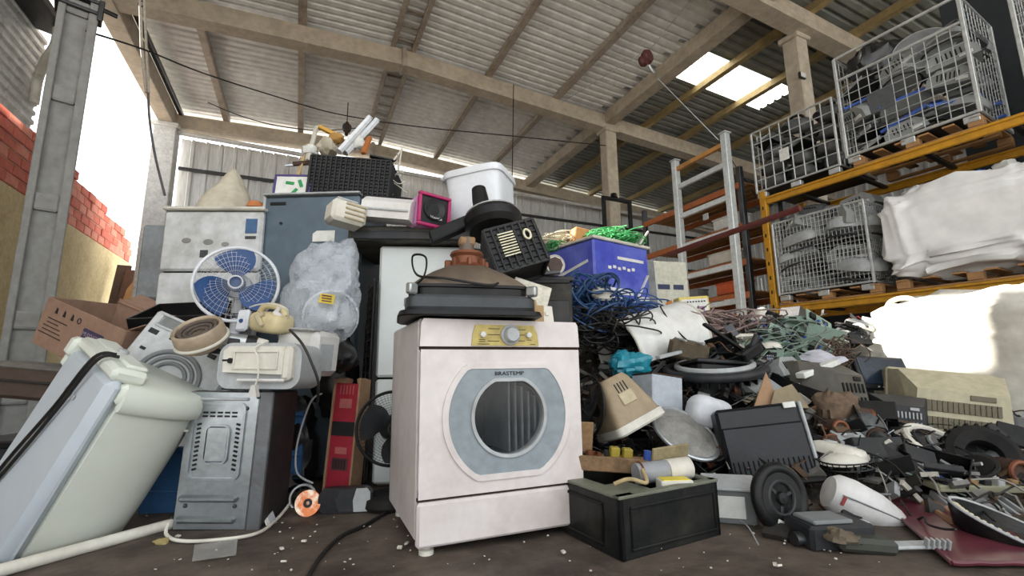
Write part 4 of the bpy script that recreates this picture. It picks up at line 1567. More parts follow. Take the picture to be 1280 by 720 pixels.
g.tube(spline([(.04, -.02, .215), (.0, -.045, .18), (.02, -.05, .14), (.035, -.055, .06), (.03, -.06, .02)]), .004, 6)
g.build('power_cord', OFFW, t)
MB().prism([(-.02, -.03), (.02, -.03), (.008, .02), (-.008, .02)], -.075, -.05, (.03, 0, 0)).build('plug', WHITE, t, False)
g = MB()
g.tube(spline([P(362, 412, 2.12), P(378, 430, 2.1), P(390, 455, 2.1), P(398, 480, 2.12), P(396, 510, 2.2)]), .006, 6)
tag(g.build('draped_cable', CABLE, None), 'black cord draped over the two white printers', 'cable')
# ================================================================ storage rack on the right
YELL = mat('rack_yellow', 'c08a22', .5, .1, dirt=.5, dcol='7a5a20', scale=5)
ORNG = mat('rack_orange', 'b0663a', .6, dirt=.4, dcol='7a4a30')
RO = B(5.85, 4.25)
_s = (B(.24, -2.35)).normalized()
_t = Vector((-_s.y, _s.x, 0))
RYAW = math.atan2(_s.y, _s.x)


def RK(a, b, z):
    return RO + _s * a + _t * b + Vector((0, 0, z))


t = thing('pallet_rack', 'yellow two-level pallet rack holding cages and sacks', 'rack', RO, RYAW)
for x in (-.03, 2.75, 5.5):
    for y in (.05, 1.05):
        g = MB()
        g.box((x, y, 1.55 if x < 1 else 2.4), (.09, .075, 3.1 if x < 1 else 4.8), .008)
        pst = g.build('post', YELL, t)
        g = MB()
        for k in range(14):
            g.box((x, y - .04, .25 + k * .2), (.02, .006, .05), .002)
        o = g.build('post_slots', BLACK, pst)
        o['kind'] = 'stuff'
for z in (1.45, 3.0):
    for y in (.05, 1.05):
        for x0, x1 in ((0, 2.72), (2.78, 5.45)):
            g = MB()
            g.box(((x0 + x1) / 2, y, z - .05), (x1 - x0, .05, .1), .01)
            g.box(((x0 + x1) / 2, y - .015, z - .015), (x1 - x0, .06, .03), .006)
            g.build('beam', YELL, t)
    for k in range(4):
        MB().box((.35 + k * .7, .55, z - .03), (.06, .95, .04), .006).build('cross_tie', DSTEEL, t)


def pallet(label, a, b, z, L=1.16, D=.98):
    t = thing('pallet', label, 'pallet', RK(a, b, z), RYAW, 'pallets on the rack')
    for k in range(3):
        for j in range(3):
            MB().box((.06 + (L - .12) * k / 2, .06 + (D - .12) * j / 2, .065), (.12, .1, .08), .004).build('block', WOOD, t)
    for j in range(3):
        MB().box((L / 2, .06 + (D - .12) * j / 2, .012), (L, .1, .02), .003).build('bottom_board', WOOD, t)
    for k in range(6):
        MB().box((.055 + (L - .11) * k / 5, D / 2, .115), (.1, D, .02), .003).build('deck_board', WOOD, t)
    return t


pallet('wooden pallet under the lower wire cage', .06, .02, 1.452)
pallet('wooden pallet under the white wrapped sack', 1.36, .02, 1.452, 1.3)
pallet('wooden pallet under the tall upper wire cage', 1.12, .02, 3.002)
pallet('wooden pallet under the cage at the right edge', 2.62, .02, 3.002)


def cage(label, a, b, z, L, D, H, mt, nx, nz, r=.006, fr=.016, front_h=None, feet=True):
    t = thing('wire_cage', label, 'cage', RK(a, b, z), RYAW, 'wire cages on the rack')
    for x in (0, L):
        for y in (0, D):
            MB().box((x, y, H / 2), (fr * 2, fr * 2, H), .005).build('corner_post', mt, t)
    for z_ in (.02, H):
        for y in (0, D):
            MB().cyl((0, y, z_), (L, y, z_), fr, n=8).build('rail', mt, t)
        for x in (0, L):
            MB().cyl((x, 0, z_), (x, D, z_), fr, n=8).build('rail', mt, t)
    if front_h:
        MB().cyl((0, 0, front_h), (L, 0, front_h), fr, n=8).build('gate_rail', mt, t)
    for (p0, p1, hh) in (((0, 0), (L, 0), front_h or H), ((0, D), (L, D), H), ((0, 0), (0, D), H), ((L, 0), (L, D), H)):
        g = MB()
        ll = math.hypot(p1[0] - p0[0], p1[1] - p0[1])
        n = max(4, round(nx * ll / L))
        for i in range(1, n):
            k = i / n
            x, y = p0[0] + (p1[0] - p0[0]) * k, p0[1] + (p1[1] - p0[1]) * k
            g.tube([(x, y, .02), (x, y, hh)], r, 5)
        m_ = max(3, round(nz * hh / H))
        for j in range(1, m_):
            zz = hh * j / m_
            g.tube([(p0[0], p0[1], zz), (p1[0], p1[1], zz)], r, 5)
        g.build('wire_panel', mt, t)
    MB().box((L / 2, D / 2, .012), (L, D, .015), .003).build('floor_panel', DSTEEL, t)
    if feet:
        for x in (.07, L / 2, L - .07):
            MB().box((x, .03, -.04), (.13, .08, .07), .006).build('foot', mt, t)
    return t


CAGEM = mat('cage_galv', 'c4c6c4', .4, .5, dirt=.3, dcol='7d7a72')
c = cage('wire cage with a white tag holding dark appliance shells, top left of rack', -.1, .03, 3.09, 1.08, .95, .92, CAGEM, 8, 5, .008, .014)
MB().box((.44, -.014, .42), (.13, .008, .17), .002).build('tag', STK_W, c)
c = cage('tall wire cage with grey plate holding flat electronics, upper rack', 1.07, .03, 3.15, 1.2, .95, 1.33, CAGEM, 11, 12, .005, .018, 1.03)
MB().box((.42, -.014, .55), (.26, .008, .26), .002).build('plate', mat('plate_grey', '4d5052', .6, dirt=.1), c)
cage('fine-meshed wire cage of grey shells on the lower rack level', .06, .03, 1.59, 1.1, .95, 1.0, CAGEM, 24, 17, .0035, .014)
cage('wire cage cut off by the right edge of the picture', 2.62, .03, 3.14, 1.2, .95, 1.2, CAGEM, 11, 10, .005, .018)

# ---------------------------------------------------------------- scrap prototypes (each with its parts)
PROTO = {}
SHELL = mat('shell_charcoal', '55585a', .45, dirt=.5, dcol='6a645c')
SHELLG = mat('shell_grey', '8c8f8e', .5, dirt=.45, dcol='5e5a52')
BLUEE = mat('edge_blue', '3558a8', .5)


def proto(kind):
    """one of each kind of scrap, about 0.3 m, base at the origin"""
    t = thing(kind, 'x', 'x', (0, 0, -50))
    if kind == 'monitor_shell':
        g = MB()
        rl(g, [(0, 0, .0, .3), (.19, .15, 0, .3), (.2, .16, .02, .3), (.19, .15, .05, .3), (.14, .11, .13, .4), (.1, .08, .17, .5), (0, 0, .18, .5)], n=28)
        g.build('back_shell', SHELL, t)
        for k in range(5):
            MB().box((-.06 + .03 * k, -.105, .13), (.012, .06, .008), .002, (R(-40), 0, 0)).build('vent_rib', BLACK, t)
        MB().box((0, 0, .004), (.36, .28, .012), .003).build('front_frame', BLACK, t)
    elif kind == 'vacuum_shell':
        g = MB()
        g.blob(.19, .13, .1, .7, 24, 14, c=(0, 0, .1))
        g.build('shell', SHELL, t)
        MB().torus(.06, .016, 20, 8, (.1, -.0, .13), (R(70), R(30), 0)).build('hose_ring', GREY, t)
        MB().tube(spline([(-.12, 0, .16), (-.05, 0, .23), (.05, 0, .23), (.1, 0, .17)]), .018, 8).build('handle', BLACK, t)
        MB().lathe([(0, 0), (.055, 0), (.05, .03), (0, .035)], 18, (-.1, -.11, .08), (PI / 2, 0, 0)).build('wheel', BLACK, t)
    elif kind == 'grey_casing':
        g = MB()
        g.prism([(-.2, 0), (.2, 0), (.19, .09), (.12, .16), (-.1, .17), (-.19, .1)], -.13, .13)
        g.build('casing', SHELLG, t, angle=50)
        for k in range(6):
            MB().box((-.1 + k * .035, -.133, .09), (.012, .006, .07), .002).build('vent_slot', BLACK, t)
        MB().box((.1, -.134, .04), (.1, .008, .035), .002).build('label', STK_W, t)
    elif kind == 'flat_player':
        MB().box((0, 0, .03), (.36, .26, .055), .006).build('body', DGREY, t)
        MB().box((0, -.133, .03), (.34, .012, .045), .004).build('fascia', LGREY, t)
        MB().box((-.08, -.14, .035), (.12, .004, .014), .001).build('disc_slot', BLACK, t)
        MB().cyl((.12, -.138, .03), (.12, -.15, .03), .012, n=12).build('knob', STEEL, t)
    elif kind == 'blue_edged_panel':
        MB().box((0, 0, .02), (.42, .26, .03), .006).build('panel', LGREY, t)
        MB().box((0, -.132, .02), (.42, .014, .034), .004).build('blue_edge', BLUEE, t)
        MB().box((.08, 0, .038), (.16, .2, .008), .002).build('raised_field', GREY, t)
    elif kind == 'circuit_board':
        MB().box((0, 0, .004), (.24, .17, .005), .001).build('board', PCB, t)
        for k, (x, y, w, d, h) in enumerate(((-.07, .03, .05, .05, .02), (.04, .04, .07, .03, .012), (.0, -.04, .04, .04, .03), (.08, -.03, .03, .06, .02), (-.08, -.05, .05, .02, .015))):
            MB().box((x, y, .006 + h / 2), (w, d, h), .002).build('component', (BLACK, DGREY, LGREY)[k % 3], t)
        for x in (-.03, .03):
            MB().cyl((x, .0, .006), (x, .0, .035), .01, n=10).build('capacitor', BLUEE, t)
    elif kind == 'electric_motor':
        MB().cyl((-.08, 0, .06), (.06, 0, .06), .06, n=20).build('stator', RUST, t)
        MB().cyl((.06, 0, .06), (.09, 0, .06), .05, .03, n=20).build('end_bell', DSTEEL, t)
        MB().cyl((.09, 0, .06), (.16, 0, .06), .01, n=10).build('shaft', STEEL, t)
        MB().torus(.05, .014, 20, 8, (-.085, 0, .06), (0, PI / 2, 0)).build('winding', COPPER, t)
    elif kind == 'bent_bracket':
        MB().box((0, 0, .005), (.26, .06, .006), .001).build('flange', DSTEEL, t)
        MB().box((-.128, 0, .05), (.006, .06, .1), .001).build('upright', DSTEEL, t)
        MB().box((.1, 0, .03), (.006, .05, .06), .001, (0, R(30), 0)).build('tab', STEEL, t)
    elif kind == 'black_casing':
        g = MB()
        for x, y, sx, sy in ((0, -.11, .3, .008), (0, .11, .3, .008), (-.15, 0, .008, .22), (.15, 0, .008, .22)):
            g.box((x, y, .06), (sx, sy, .12), .002)
        g.box((0, 0, .006), (.3, .22, .01), .002)
        g.build('open_shell', BLACK, t)
        for k in range(4):
            MB().box((-.09 + .06 * k, 0, .03), (.006, .21, .04), .001).build('inner_rib', DGREY, t)
        MB().cyl((.08, .05, .01), (.08, .05, .08), .018, n=10).build('screw_post', DGREY, t)
    elif kind == 'heat_sink':
        MB().box((0, 0, .008), (.13, .1, .014), .002).build('base', STEEL, t)
        for k in range(8):
            MB().box((-.056 + k * .016, 0, .04), (.004, .1, .05), 0).build('fin', STEEL, t)
    elif kind == 'keyboard':
        MB().box((0, 0, .01), (.42, .15, .02), .004).build('base', OFFW, t)
        for j in range(4):
            MB().box((-.03, -.048 + j * .03, .024), (.32, .024, .012), .003).build('key_row', LGREY, t)
        MB().box((.17, 0, .024), (.06, .11, .012), .003).build('number_pad', LGREY, t)
    elif kind == 'drive_unit':
        MB().box((0, 0, .021), (.15, .2, .042), .003).build('case', STEEL, t)
        MB().box((0, -.102, .021), (.15, .008, .04), .002).build('bezel', BEIGE, t)
        MB().box((0, -.01, .044), (.1, .12, .003), .001).build('label', STK_W, t)
    elif kind == 'power_supply':
        MB().box((0, 0, .045), (.16, .15, .088), .003).build('case', LGREY, t)
        MB().torus(.035, .004, 18, 6, (0, -.077, .045), (PI / 2, 0, 0)).build('fan_grille', BLACK, t)
        MB().torus(.018, .004, 14, 6, (0, -.077, .045), (PI / 2, 0, 0)).build('fan_grille', BLACK, t)
        MB().tube(spline([(.08, .05, .05), (.13, .06, .07), (.16, .0, .02), (.2, -.04, .03)]), .01, 6).build('lead', mat('lead_red', '8a2f2a', .6), t)
    elif kind == 'speaker_driver':
        MB().lathe([(0, .03), (.02, .028), (.03, .03), (.075, .075), (.085, .08), (.1, .08), (.1, .072), (.085, .07), (.05, .03), (.045, .0), (0, 0)], 24).build('basket', DSTEEL, t)
        MB().lathe([(0, .042), (.02, .05), (.03, .04), (.074, .077), (.078, .08)], 24).build('cone', BLACK, t)
    elif kind == 'cable_coil':
        g = MB()
        r_ = random.Random(3)
        for k in range(5):
            pts = []
            for i in range(26):
                a = i * .72
                rr_ = .085 + .03 * math.sin(a * .37 + k) + .01 * r_.random()
                pts.append((rr_ * math.cos(a + k), rr_ * math.sin(a + k), .02 + .03 * abs(math.sin(a * .31 + k * 2))))
            g.tube(pts, .0055, 5)
        g.build('coil', CABLE, t)
        MB().box((.1, .0, .03), (.05, .03, .025), .005).build('plug', BLACK, t)
    elif kind == 'rounded_shell':
        g = MB()
        g.blob(.21, .16, .12, .6, 28, 14, c=(0, 0, .11), flat=0)
        g.build('shell', mat('shell_light_grey', 'a2a5a6', .45, dirt=.45, dcol='6e6a62'), t)
        for k in range(7):
            MB().box((-.12 + k * .04, -.02, .222), (.008, .18, .012), .002).build('vent_rib', GREY, t)
        MB().torus(.2, .01, 30, 6, (0, 0, .04), sx=1.05, sy=.8).build('seam_band', DGREY, t)
    elif kind == 'white_casing':
        g = MB()
        g.blob(.15, .11, .07, .55, 24, 12, c=(0, 0, .06), flat=0)
        g.build('shell', OFFW, t)
        MB().lathe([(0, 0), (.04, 0), (.035, .01), (0, .01)], 16, (.05, -.0, .128)).build('dial', LGREY, t)
        MB().box((-.06, 0, .128), (.06, .08, .008), .003).build('cover', LGREY, t)
    return t


DESC = {'rounded_shell': ('light grey rounded television back shell', 'shell'), 'monitor_shell': ('dark monitor back shell', 'monitor'), 'vacuum_shell': ('charcoal vacuum cleaner shell', 'vacuum'), 'grey_casing': ('grey vented appliance casing', 'casing'),
        'flat_player': ('flat dark disc player', 'player'), 'blue_edged_panel': ('grey panel with a blue edge', 'panel'), 'circuit_board': ('green circuit board', 'circuit board'),
        'electric_motor': ('rusty electric motor', 'motor'), 'bent_bracket': ('bent steel bracket', 'bracket'), 'black_casing': ('open black plastic casing', 'casing'), 'heat_sink': ('finned metal heat sink', 'heat sink'),
        'keyboard': ('off-white computer keyboard', 'keyboard'), 'drive_unit': ('metal disc drive with beige bezel', 'drive'), 'power_supply': ('grey power supply box', 'power supply'),
        'speaker_driver': ('black loudspeaker driver', 'speaker'), 'cable_coil': ('tangled black cable coil', 'cable'), 'white_casing': ('off-white rounded casing', 'casing')}


def put(kind, loc, rot, where, scale=1., group=None):
    base = PROTO.get(kind)
    lab = DESC[kind][0] + ' ' + where
    if base is None:
        o = PROTO[kind] = proto(kind)
        o.location = loc
        o.rotation_euler = rot
        o.scale = (scale,) * 3
        o['label'] = lab
        o['category'] = DESC[kind][1]
    else:
        o = dup(base, loc, rot, lab, None, scale)
    o['group'] = group or ('scrap ' + where)[:60]
    return o


rc_ = random.Random(12)


def fill_cage(a, b, z, L, D, H, kinds, n_x, n_z, where, sc, dep=2):
    for j in range(n_z):
        for i in range(n_x):
            for k in range(dep):
                x = L * (i + .5 + rc_.uniform(-.12, .12)) / n_x
                y = .2 + .4 * k + rc_.uniform(-.03, .03)
                zz = z + .03 + H * j / n_z
                rot = (rc_.uniform(-.35, .35), rc_.uniform(-.35, .35), RYAW + rc_.uniform(-.7, .7))
                col_ = ('left', 'middle', 'right')[i if n_x == 3 else i * 2]
                row_ = ('bottom', 'second', 'third', 'fourth', 'fifth', 'top')[j if j < n_z - 1 else 5]
                put(rc_.choice(kinds), RK(a + x, b + y, zz), rot, where.replace('inside the', 'in') + ', ' + row_ + ' layer ' + col_ + (', front' if k == 0 else ', rear'), sc * rc_.uniform(.85, 1.1), 'scrap ' + where)


fill_cage(-.1, .03, 3.12, 1.08, .95, .9, ['vacuum_shell', 'monitor_shell', 'vacuum_shell', 'grey_casing'], 3, 4, 'inside the tagged upper-left cage', .92)
fill_cage(1.07, .03, 3.18, 1.2, .95, 1.0, ['flat_player', 'blue_edged_panel', 'grey_casing', 'blue_edged_panel', 'rounded_shell'], 3, 5, 'inside the tall upper cage', 1.05)
g = MB()
g.blob(.3, .25, .24, .7, 36, 22, .3, 5, 8, fine=.3)
tag(g.build('black_bag', mat('black_bag', '0f0f11'), None, loc=RK(1.42, .35, 4.3)), 'black plastic bag bulging from the top of the tall upper cage', 'bag')
t = thing('fan_drum', 'round grey drum cover leaning on top inside the tall upper cage', 'cover', RK(1.85, .3, 4.18), (R(72), R(24), RYAW + R(10)))
MB().lathe([(0, 0), (.24, 0), (.27, .03), (.27, .07), (.25, .08), (.1, .1), (0, .1)], 32).build('cover', GREY, t)
MB().torus(.27, .014, 36, 6, (0, 0, .06)).build('rim', LGREY, t)
put('monitor_shell', RK(2.0, .4, 4.1), (R(-60), R(-25), RYAW), 'leaning on top inside the tall upper cage', 1.5)
fill_cage(.06, .03, 1.62, 1.1, .95, 1.0, ['rounded_shell', 'rounded_shell', 'grey_casing'], 2, 4, 'inside the fine-meshed lower cage', 1.3)
put('monitor_shell', RK(.45, .4, 2.62), (R(15), R(10), RYAW), 'lying on top of the lower cage', 1.1)
put('grey_casing', RK(.95, .5, 2.6), (R(5), R(-12), RYAW), 'lying on top of the lower cage', 1.1)
fill_cage(2.62, .03, 3.17, 1.2, .95, 1.0, ['flat_player', 'grey_casing'], 2, 3, 'inside the cage at the right edge', 1.2, 1)


# ---------------------------------------------------------------- white wrapped sacks
SACK = mat('white_sack', 'e6e5e3', .45, dirt=.12, dcol='b0aaa0', scale=1.2, bump=.15, bscale=9)


def sackf(g, hx, hy, hz, seed, e=.32, nu=110, nv=56, amp=.035, ridge=.028):
    """full soft sack with horizontal creases"""
    def sp(t_, k):
        return math.copysign(abs(t_) ** k, t_)
    off = Vector((seed * 5.1, seed * 2.3, seed))

    def fn(a, b):
        th = 2 * PI * a
        ph = PI * (b - .5)
        cph = max(math.cos(ph), 0.)
        q = Vector((hx * sp(cph, e) * sp(math.cos(th), e), hy * sp(cph, e) * sp(math.sin(th), e), hz * sp(math.sin(ph), e * .9)))
        n_ = q.normalized()
        w_ = noise.noise(Vector((q.x * 1.6, q.y * 1.6, q.z * 2.2)) + off)
        cr_ = max(0., 1 - abs(noise.noise(Vector((q.x * 1.6 + q.z * 1.6, q.y * 1.6, q.z * 6.0 + w_ * 2.0)) + off * 2)) * 2.6) ** 1.6 * 1.5
        cr2 = max(0., 1 - abs(noise.noise(Vector((q.x * 4 - q.z * 4, q.y * 4, q.z * 9)) + off)) * 3) ** 1.5 * 1.4
        return q + n_ * (amp * 2 * w_ + ridge * .6 * cr_ + ridge * .35 * cr2)
    g.surf(fn, nu, nv, True, False)


t = thing('bulk_sack', 'bulging white wrapped sack of scrap on the lower rack level', 'sack', RK(2.02, .52, 1.59), RYAW)
g = MB()
sackf(g, .68, .52, .46, 3, .26, 180, 100, .04, .085)
o = g.build('sack_body', SACK, t, angle=80, loc=(0, 0, .5))
for k, (x, y, z, s, mt) in enumerate(((-.42, -.2, 1.0, .12, STK_W), (-.2, -.25, 1.02, .1, BLUEE), (.1, -.2, 1.03, .09, BLUEE), (.3, -.2, 1.04, .1, STK_W), (-.05, -.1, 1.03, .14, LGREY), (-.55, -.1, .98, .1, mat('beige_scrap', 'b5a88a', .7)))):
    g = MB()
    g.blob(s, s, s * .5, .7, 16, 10, .5, 12, k, fine=.6)
    tag(g.build('loose_wrapper', mt, None, loc=t.location + Euler((0, 0, RYAW)).to_matrix() @ Vector((x, y, z - .02))), ('crumpled white wrapper at the left end', 'blue crumpled wrapper near the middle', 'small blue crumpled wrapper right of the middle', 'white wrapper at the right end', 'grey crumpled lump in the centre', 'beige crumpled scrap far left')[k] + ' on top of the white rack sack', 'wrapper')
g = MB()
g.surf(lambda a, b: Vector((.55 + .16 * a, -.25 + .3 * b, .95 + .14 * a + .03 * noise.noise(Vector((a * 4, b * 4, 3))))), 10, 10)
g.build('sack_flap', SACK, t, angle=80)

SUNSACK = mat('cream_sack', 'd3cfc4', .7, dirt=.4, dcol='9c8f78', scale=3, bump=.5, bscale=14)
ctr = B(5.02, 1.84)
t = thing('bulk_sack', 'sunlit cream bulk sack on the floor in front of the rack', 'sack', ctr, RYAW)
g = MB()
sackf(g, .76, .42, .58, 9, .42, 120, 64, .07, .06)
g.build('sack_body', SUNSACK, t, angle=80, loc=(0, 0, .61))
for k, x in enumerate((-.6, .2)):
    g = MB()
    g.tube(spline([(x, -.15, 1.05), (x + .05, -.2, 1.2), (x + .2, -.2, 1.22), (x + .3, -.15, 1.08)]), .022, 8)
    g.build('lifting_strap', SUNSACK, t)
t = thing('bulk_sack', 'dull cream bulk sack beside the sunlit one at the right edge', 'sack', B(5.05, .35), RYAW)
g = MB()
sackf(g, .72, .5, .6, 5, .36, 100, 50, .05, .03)
g.build('sack_body', SUNSACK, t, angle=80, loc=(0, 0, .62))
g = MB()
g.tube(spline([(-.5, -.2, 1.1), (-.4, -.3, 1.26), (-.2, -.25, 1.28), (-.1, -.2, 1.12)]), .022, 8)
g.build('lifting_strap', SUNSACK, t)
t = thing('bulk_sack', 'low white sack with paper behind the green circuit boards', 'sack', B(5.25, 3.95), RYAW)
g = MB()
sackf(g, .42, .38, .55, 7, .4, 70, 44, .06, .05)
g.build('sack_body', SUNSACK, t, angle=80, loc=(0, 0, .56))
MB().box((.05, -.15, 1.16), (.4, .3, .1), .01, (R(5), R(-8), R(10))).build('paper_stack', STK_W, t)
t = thing('carton', 'flattened tan carton under the lower yellow beam', 'carton', B(5.6, 4.35, .0), RYAW)
MB().box((.15, 0, .55), (.6, .4, 1.1), .01).build('box', mat('carton_tan', 'b08d64', .9, dirt=.3), t)
MB().box((.15, -.05, 1.14), (.62, .3, .012), .003, (R(12), 0, 0)).build('flap', mat('carton_tan', 'b08d64', .9, dirt=.3), t)

# ---------------------------------------------------------------- galvanised upright frame, orange rack behind, red tube
GALV = mat('upright_pale', 'c9cdcc', .4, .35, dirt=.3, dcol='8d928c')
t = thing('rack_upright', 'tall pale steel rack upright like a ladder left of the yellow rack', 'rack frame', B(5.5, 4.5), YAW)
for y in (0, 1.0):
    MB().box((0, y, 2.0), (.1, .1, 4.02), .008).build('post', GALV, t)
    MB().box((0, y, 4.02), (.13, .13, .02), .004).build('cap', GALV, t)
for k in range(7):
    MB().box((0, .5, .55 + k * .5), (.05, .96, .08), .006).build('rung', GALV, t)
MB().box((0, .5, 3.86), (.06, .96, .07), .006).build('top_rung', mat('rung_orange', 'c08a4e', .6), t)
MB().box((-.055, .42, 2.87), (.012, .1, .1), .003).build('load_plate', LGREY, t)
o = MB().box((-.0, -.06, .9), (.11, .02, .5), .004).build('green_paint', mat('pale_green_paint', '8fc29c', .6, dirt=.5, dcol='b9c4ba', scale=14), t)
t = thing('orange_rack', 'orange boarded rack standing behind the ladder-like upright', 'rack', B(6.05, 4.75), YAW)
for x in (0, .9):
    for y in (0, 2.2):
        MB().box((x, y, 1.85), (.08, .08, 3.7), .006).build('post', DSTEEL, t)
for z in (.75, 1.2, 1.7, 2.2, 2.75, 3.4):
    for x in (-.02, .92):
        MB().box((x, 1.1, z), (.05, 2.2, .1), .008).build('beam', ORNG, t)
    for k in range(5):
        MB().box((.1 + k * .175, 1.1, z + .06), (.15, 2.2, .02), .003).build('shelf_board', WOOD, t)
for k, (y, z, mt, lb) in enumerate(((.45, 1.27, mat('crate_orange', 'c0562c', .5), 'orange plastic bin on the second shelf of the orange rack'), (1.2, 1.27, LGREY, 'grey bin on the second shelf of the orange rack'), (.4, 1.77, mat('crate_orange', 'c0562c', .5), 'orange plastic bin on the third shelf of the orange rack'), (1.3, 1.77, GREY, 'dull grey bin on the third shelf of the orange rack'), (.5, .82, mat('crate_orange', 'c0562c', .5), 'orange bin on the lowest shelf of the orange rack'), (.5, 2.27, OFFW, 'white bin on the fourth shelf of the orange rack'), (.35, 2.82, STK_W, 'white packet on the fifth shelf of the orange rack'))):
    b_ = thing('storage_bin', lb, 'bin', B(6.2, 4.75) + Euler((0, 0, YAW)).to_matrix() @ Vector((0, y, z + .002)), YAW)
    MB().box((0, 0, .09), (.26, .5, .18), .01).build('body', mt, b_)
    MB().box((0, 0, .18), (.29, .53, .025), .006).build('rim', mt, b_)
g = MB()
p0, p1 = P(836, 318, 6.3), P(1000, 260, 4.75)
g.tube([Vector((0, 0, 0)), p1 - p0], .035, 10)
tag(g.build('red_tube', mat('dark_red_paint', '5f2824', .6, dirt=.4), None, loc=p0), 'long dark red steel tube slanting across the ladder-like upright', 'tube')

# dark frame and back boxes
t = thing('steel_gantry', 'black square steel frame standing behind the blue pallet box', 'frame', B(6.3, 8.6, 2.6), YAW)
for x in (0, .75):
    MB().box((x, 0, 1.0), (.08, .08, 2.0), .008).build('upright', BLACK, t)
MB().box((.375, 0, 1.98), (.83, .08, .08), .008).build('crossbar', BLACK, t)
MB().lathe([(0, 0), (.09, 0), (.07, .1), (0, .12)], 14, (.3, 0, 2.02)).build('top_roller', BLACK, t)
g = MB()
g.box((.4, 0, 1.3), (.9, .8, 2.6), .02)
tag(g.build('base_cabinet', DGREY, None, loc=B(6.25, 8.6), rot=(0, 0, YAW)), 'dark cabinet carrying the black steel frame', 'cabinet')

# blue wrapped pallet box
BLW = mat('blue_wrap', '434db0', .3, dirt=.6, dcol='7a86d0', scale=3, bump=.3, bscale=10)
t = thing('pallet_box', 'blue film-wrapped pallet box printed with white bands behind the scrap heap', 'box', P(735, 400, 4.75) * 1, R(36))
bx_ = t.location
t.location = (bx_.x + .12, 4.95, .75)
MB().box((0, 0, .58), (.82, .8, 1.16), .02).build('wrapped_box', BLW, t)
MB().box((0, 0, 1.17), (.86, .84, .03), .008).build('top_edge', OFFW, t)
for dx, dz, w_, face in ((-.12, .66, .5, 0), (-.12, .57, .5, 0), (.27, .6, .22, 0), (.12, 1.0, .4, 0), (-.02, .68, .3, 1), (-.1, .9, .45, 1)):
    if face == 0:
        MB().box((dx, -.404, dz), (w_, .004, .06 if dz < .7 else .03), 0).build('white_band', STK_W, t)
    else:
        MB().box((-.414, dx, dz), (.004, w_, .03), 0, (R(-12), 0, 0)).build('white_band', STK_W, t)
for k in range(6):
    MB().box((-.2 + .07 * k, -.405, .89 + .012 * (k % 2)), (.045, .003, .03), 0).build('worn_print', STK_W, t)
g = MB()
g.bar((.1, -.42, .5), (.36, -.42, .86), .03, .012)
g.build('strap', STK_W, t)
tag(MB().box((0, 0, .375), (.8, .8, .75), .02).build('support_crate', DGREY, None, loc=(t.location.x, 4.95, 0), rot=(0, 0, R(36))), 'dark crate beneath the blue pallet box', 'crate')
NETG = mat('green_net', '3f9a58', .7)
NETW = mat('cream_net', 'cfc6ac', .8)
rr = random.Random(21)


def tangle(name, label, mt, centre, size, n, r, seed, cat, seg=6, curl=.5):
    g = MB()
    r_ = random.Random(seed)
    for k in range(n):
        p_ = Vector((r_.uniform(-.6, .6) * size[0], r_.uniform(-.6, .6) * size[1], r_.uniform(-.5, .5) * size[2]))
        e1 = Vector((r_.uniform(-1, 1), r_.uniform(-1, 1), r_.uniform(-1, 1))).normalized()
        e2 = e1.cross(Vector((r_.uniform(-1, 1), r_.uniform(-1, 1), r_.uniform(-1, 1)))).normalized()
        rad = r_.uniform(.25, .6)
        a0, arc, w1, w2 = r_.uniform(0, 6.3), r_.uniform(2, 6.5), r_.uniform(0, 6), r_.uniform(1.5, 3.5)
        pts = []
        for i in range(seg * 3):
            a = a0 + arc * i / (seg * 3 - 1)
            rr_ = rad * (1 + .3 * curl * math.sin(w2 * a + w1))
            q_ = e1 * (rr_ * math.cos(a)) + e2 * (rr_ * math.sin(a))
            pts.append(p_ + Vector((q_.x * size[0], q_.y * size[1], q_.z * size[2])))
        g.tube(pts, r, 5)
    return tag(g.build(name, mt, None, loc=centre), label, cat, kind='stuff')


tt = t.location + Vector((0, 0, 1.2))
tangle('green_netting', 'tangled green netting on top of the blue pallet box', NETG, tt + Vector((.2, -.05, .08)), (.36, .3, .12), 110, .006, 2, 'netting')
tangle('green_netting', 'small tuft of green netting at the left of the pallet box top', NETG, tt + Vector((-.42, -.1, .0)), (.1, .1, .08), 30, .006, 3, 'netting')
tangle('cream_netting', 'cream netting heaped left on top of the blue pallet box', NETW, tt + Vector((-.36, .1, .06)), (.3, .3, .14), 120, .007, 4, 'netting')
g = MB()
g.box((0, 0, .09), (.2, .14, .18), .01)
tag(g.build('small_carton', mat('carton_orange', 'c08a58', .9), None, loc=tt + Vector((-.16, -.1, .0)), rot=(0, R(8), R(20))), 'small tan carton among the netting on the blue pallet box', 'carton')
g = MB()
g.bar((0, 0, 0), (.1, 0, .14), .035, .02)
tag(g.build('white_stick', OFFW, None, loc=tt + Vector((.45, -.2, -.02))), 'short white stick poking up right of the green netting', 'stick')
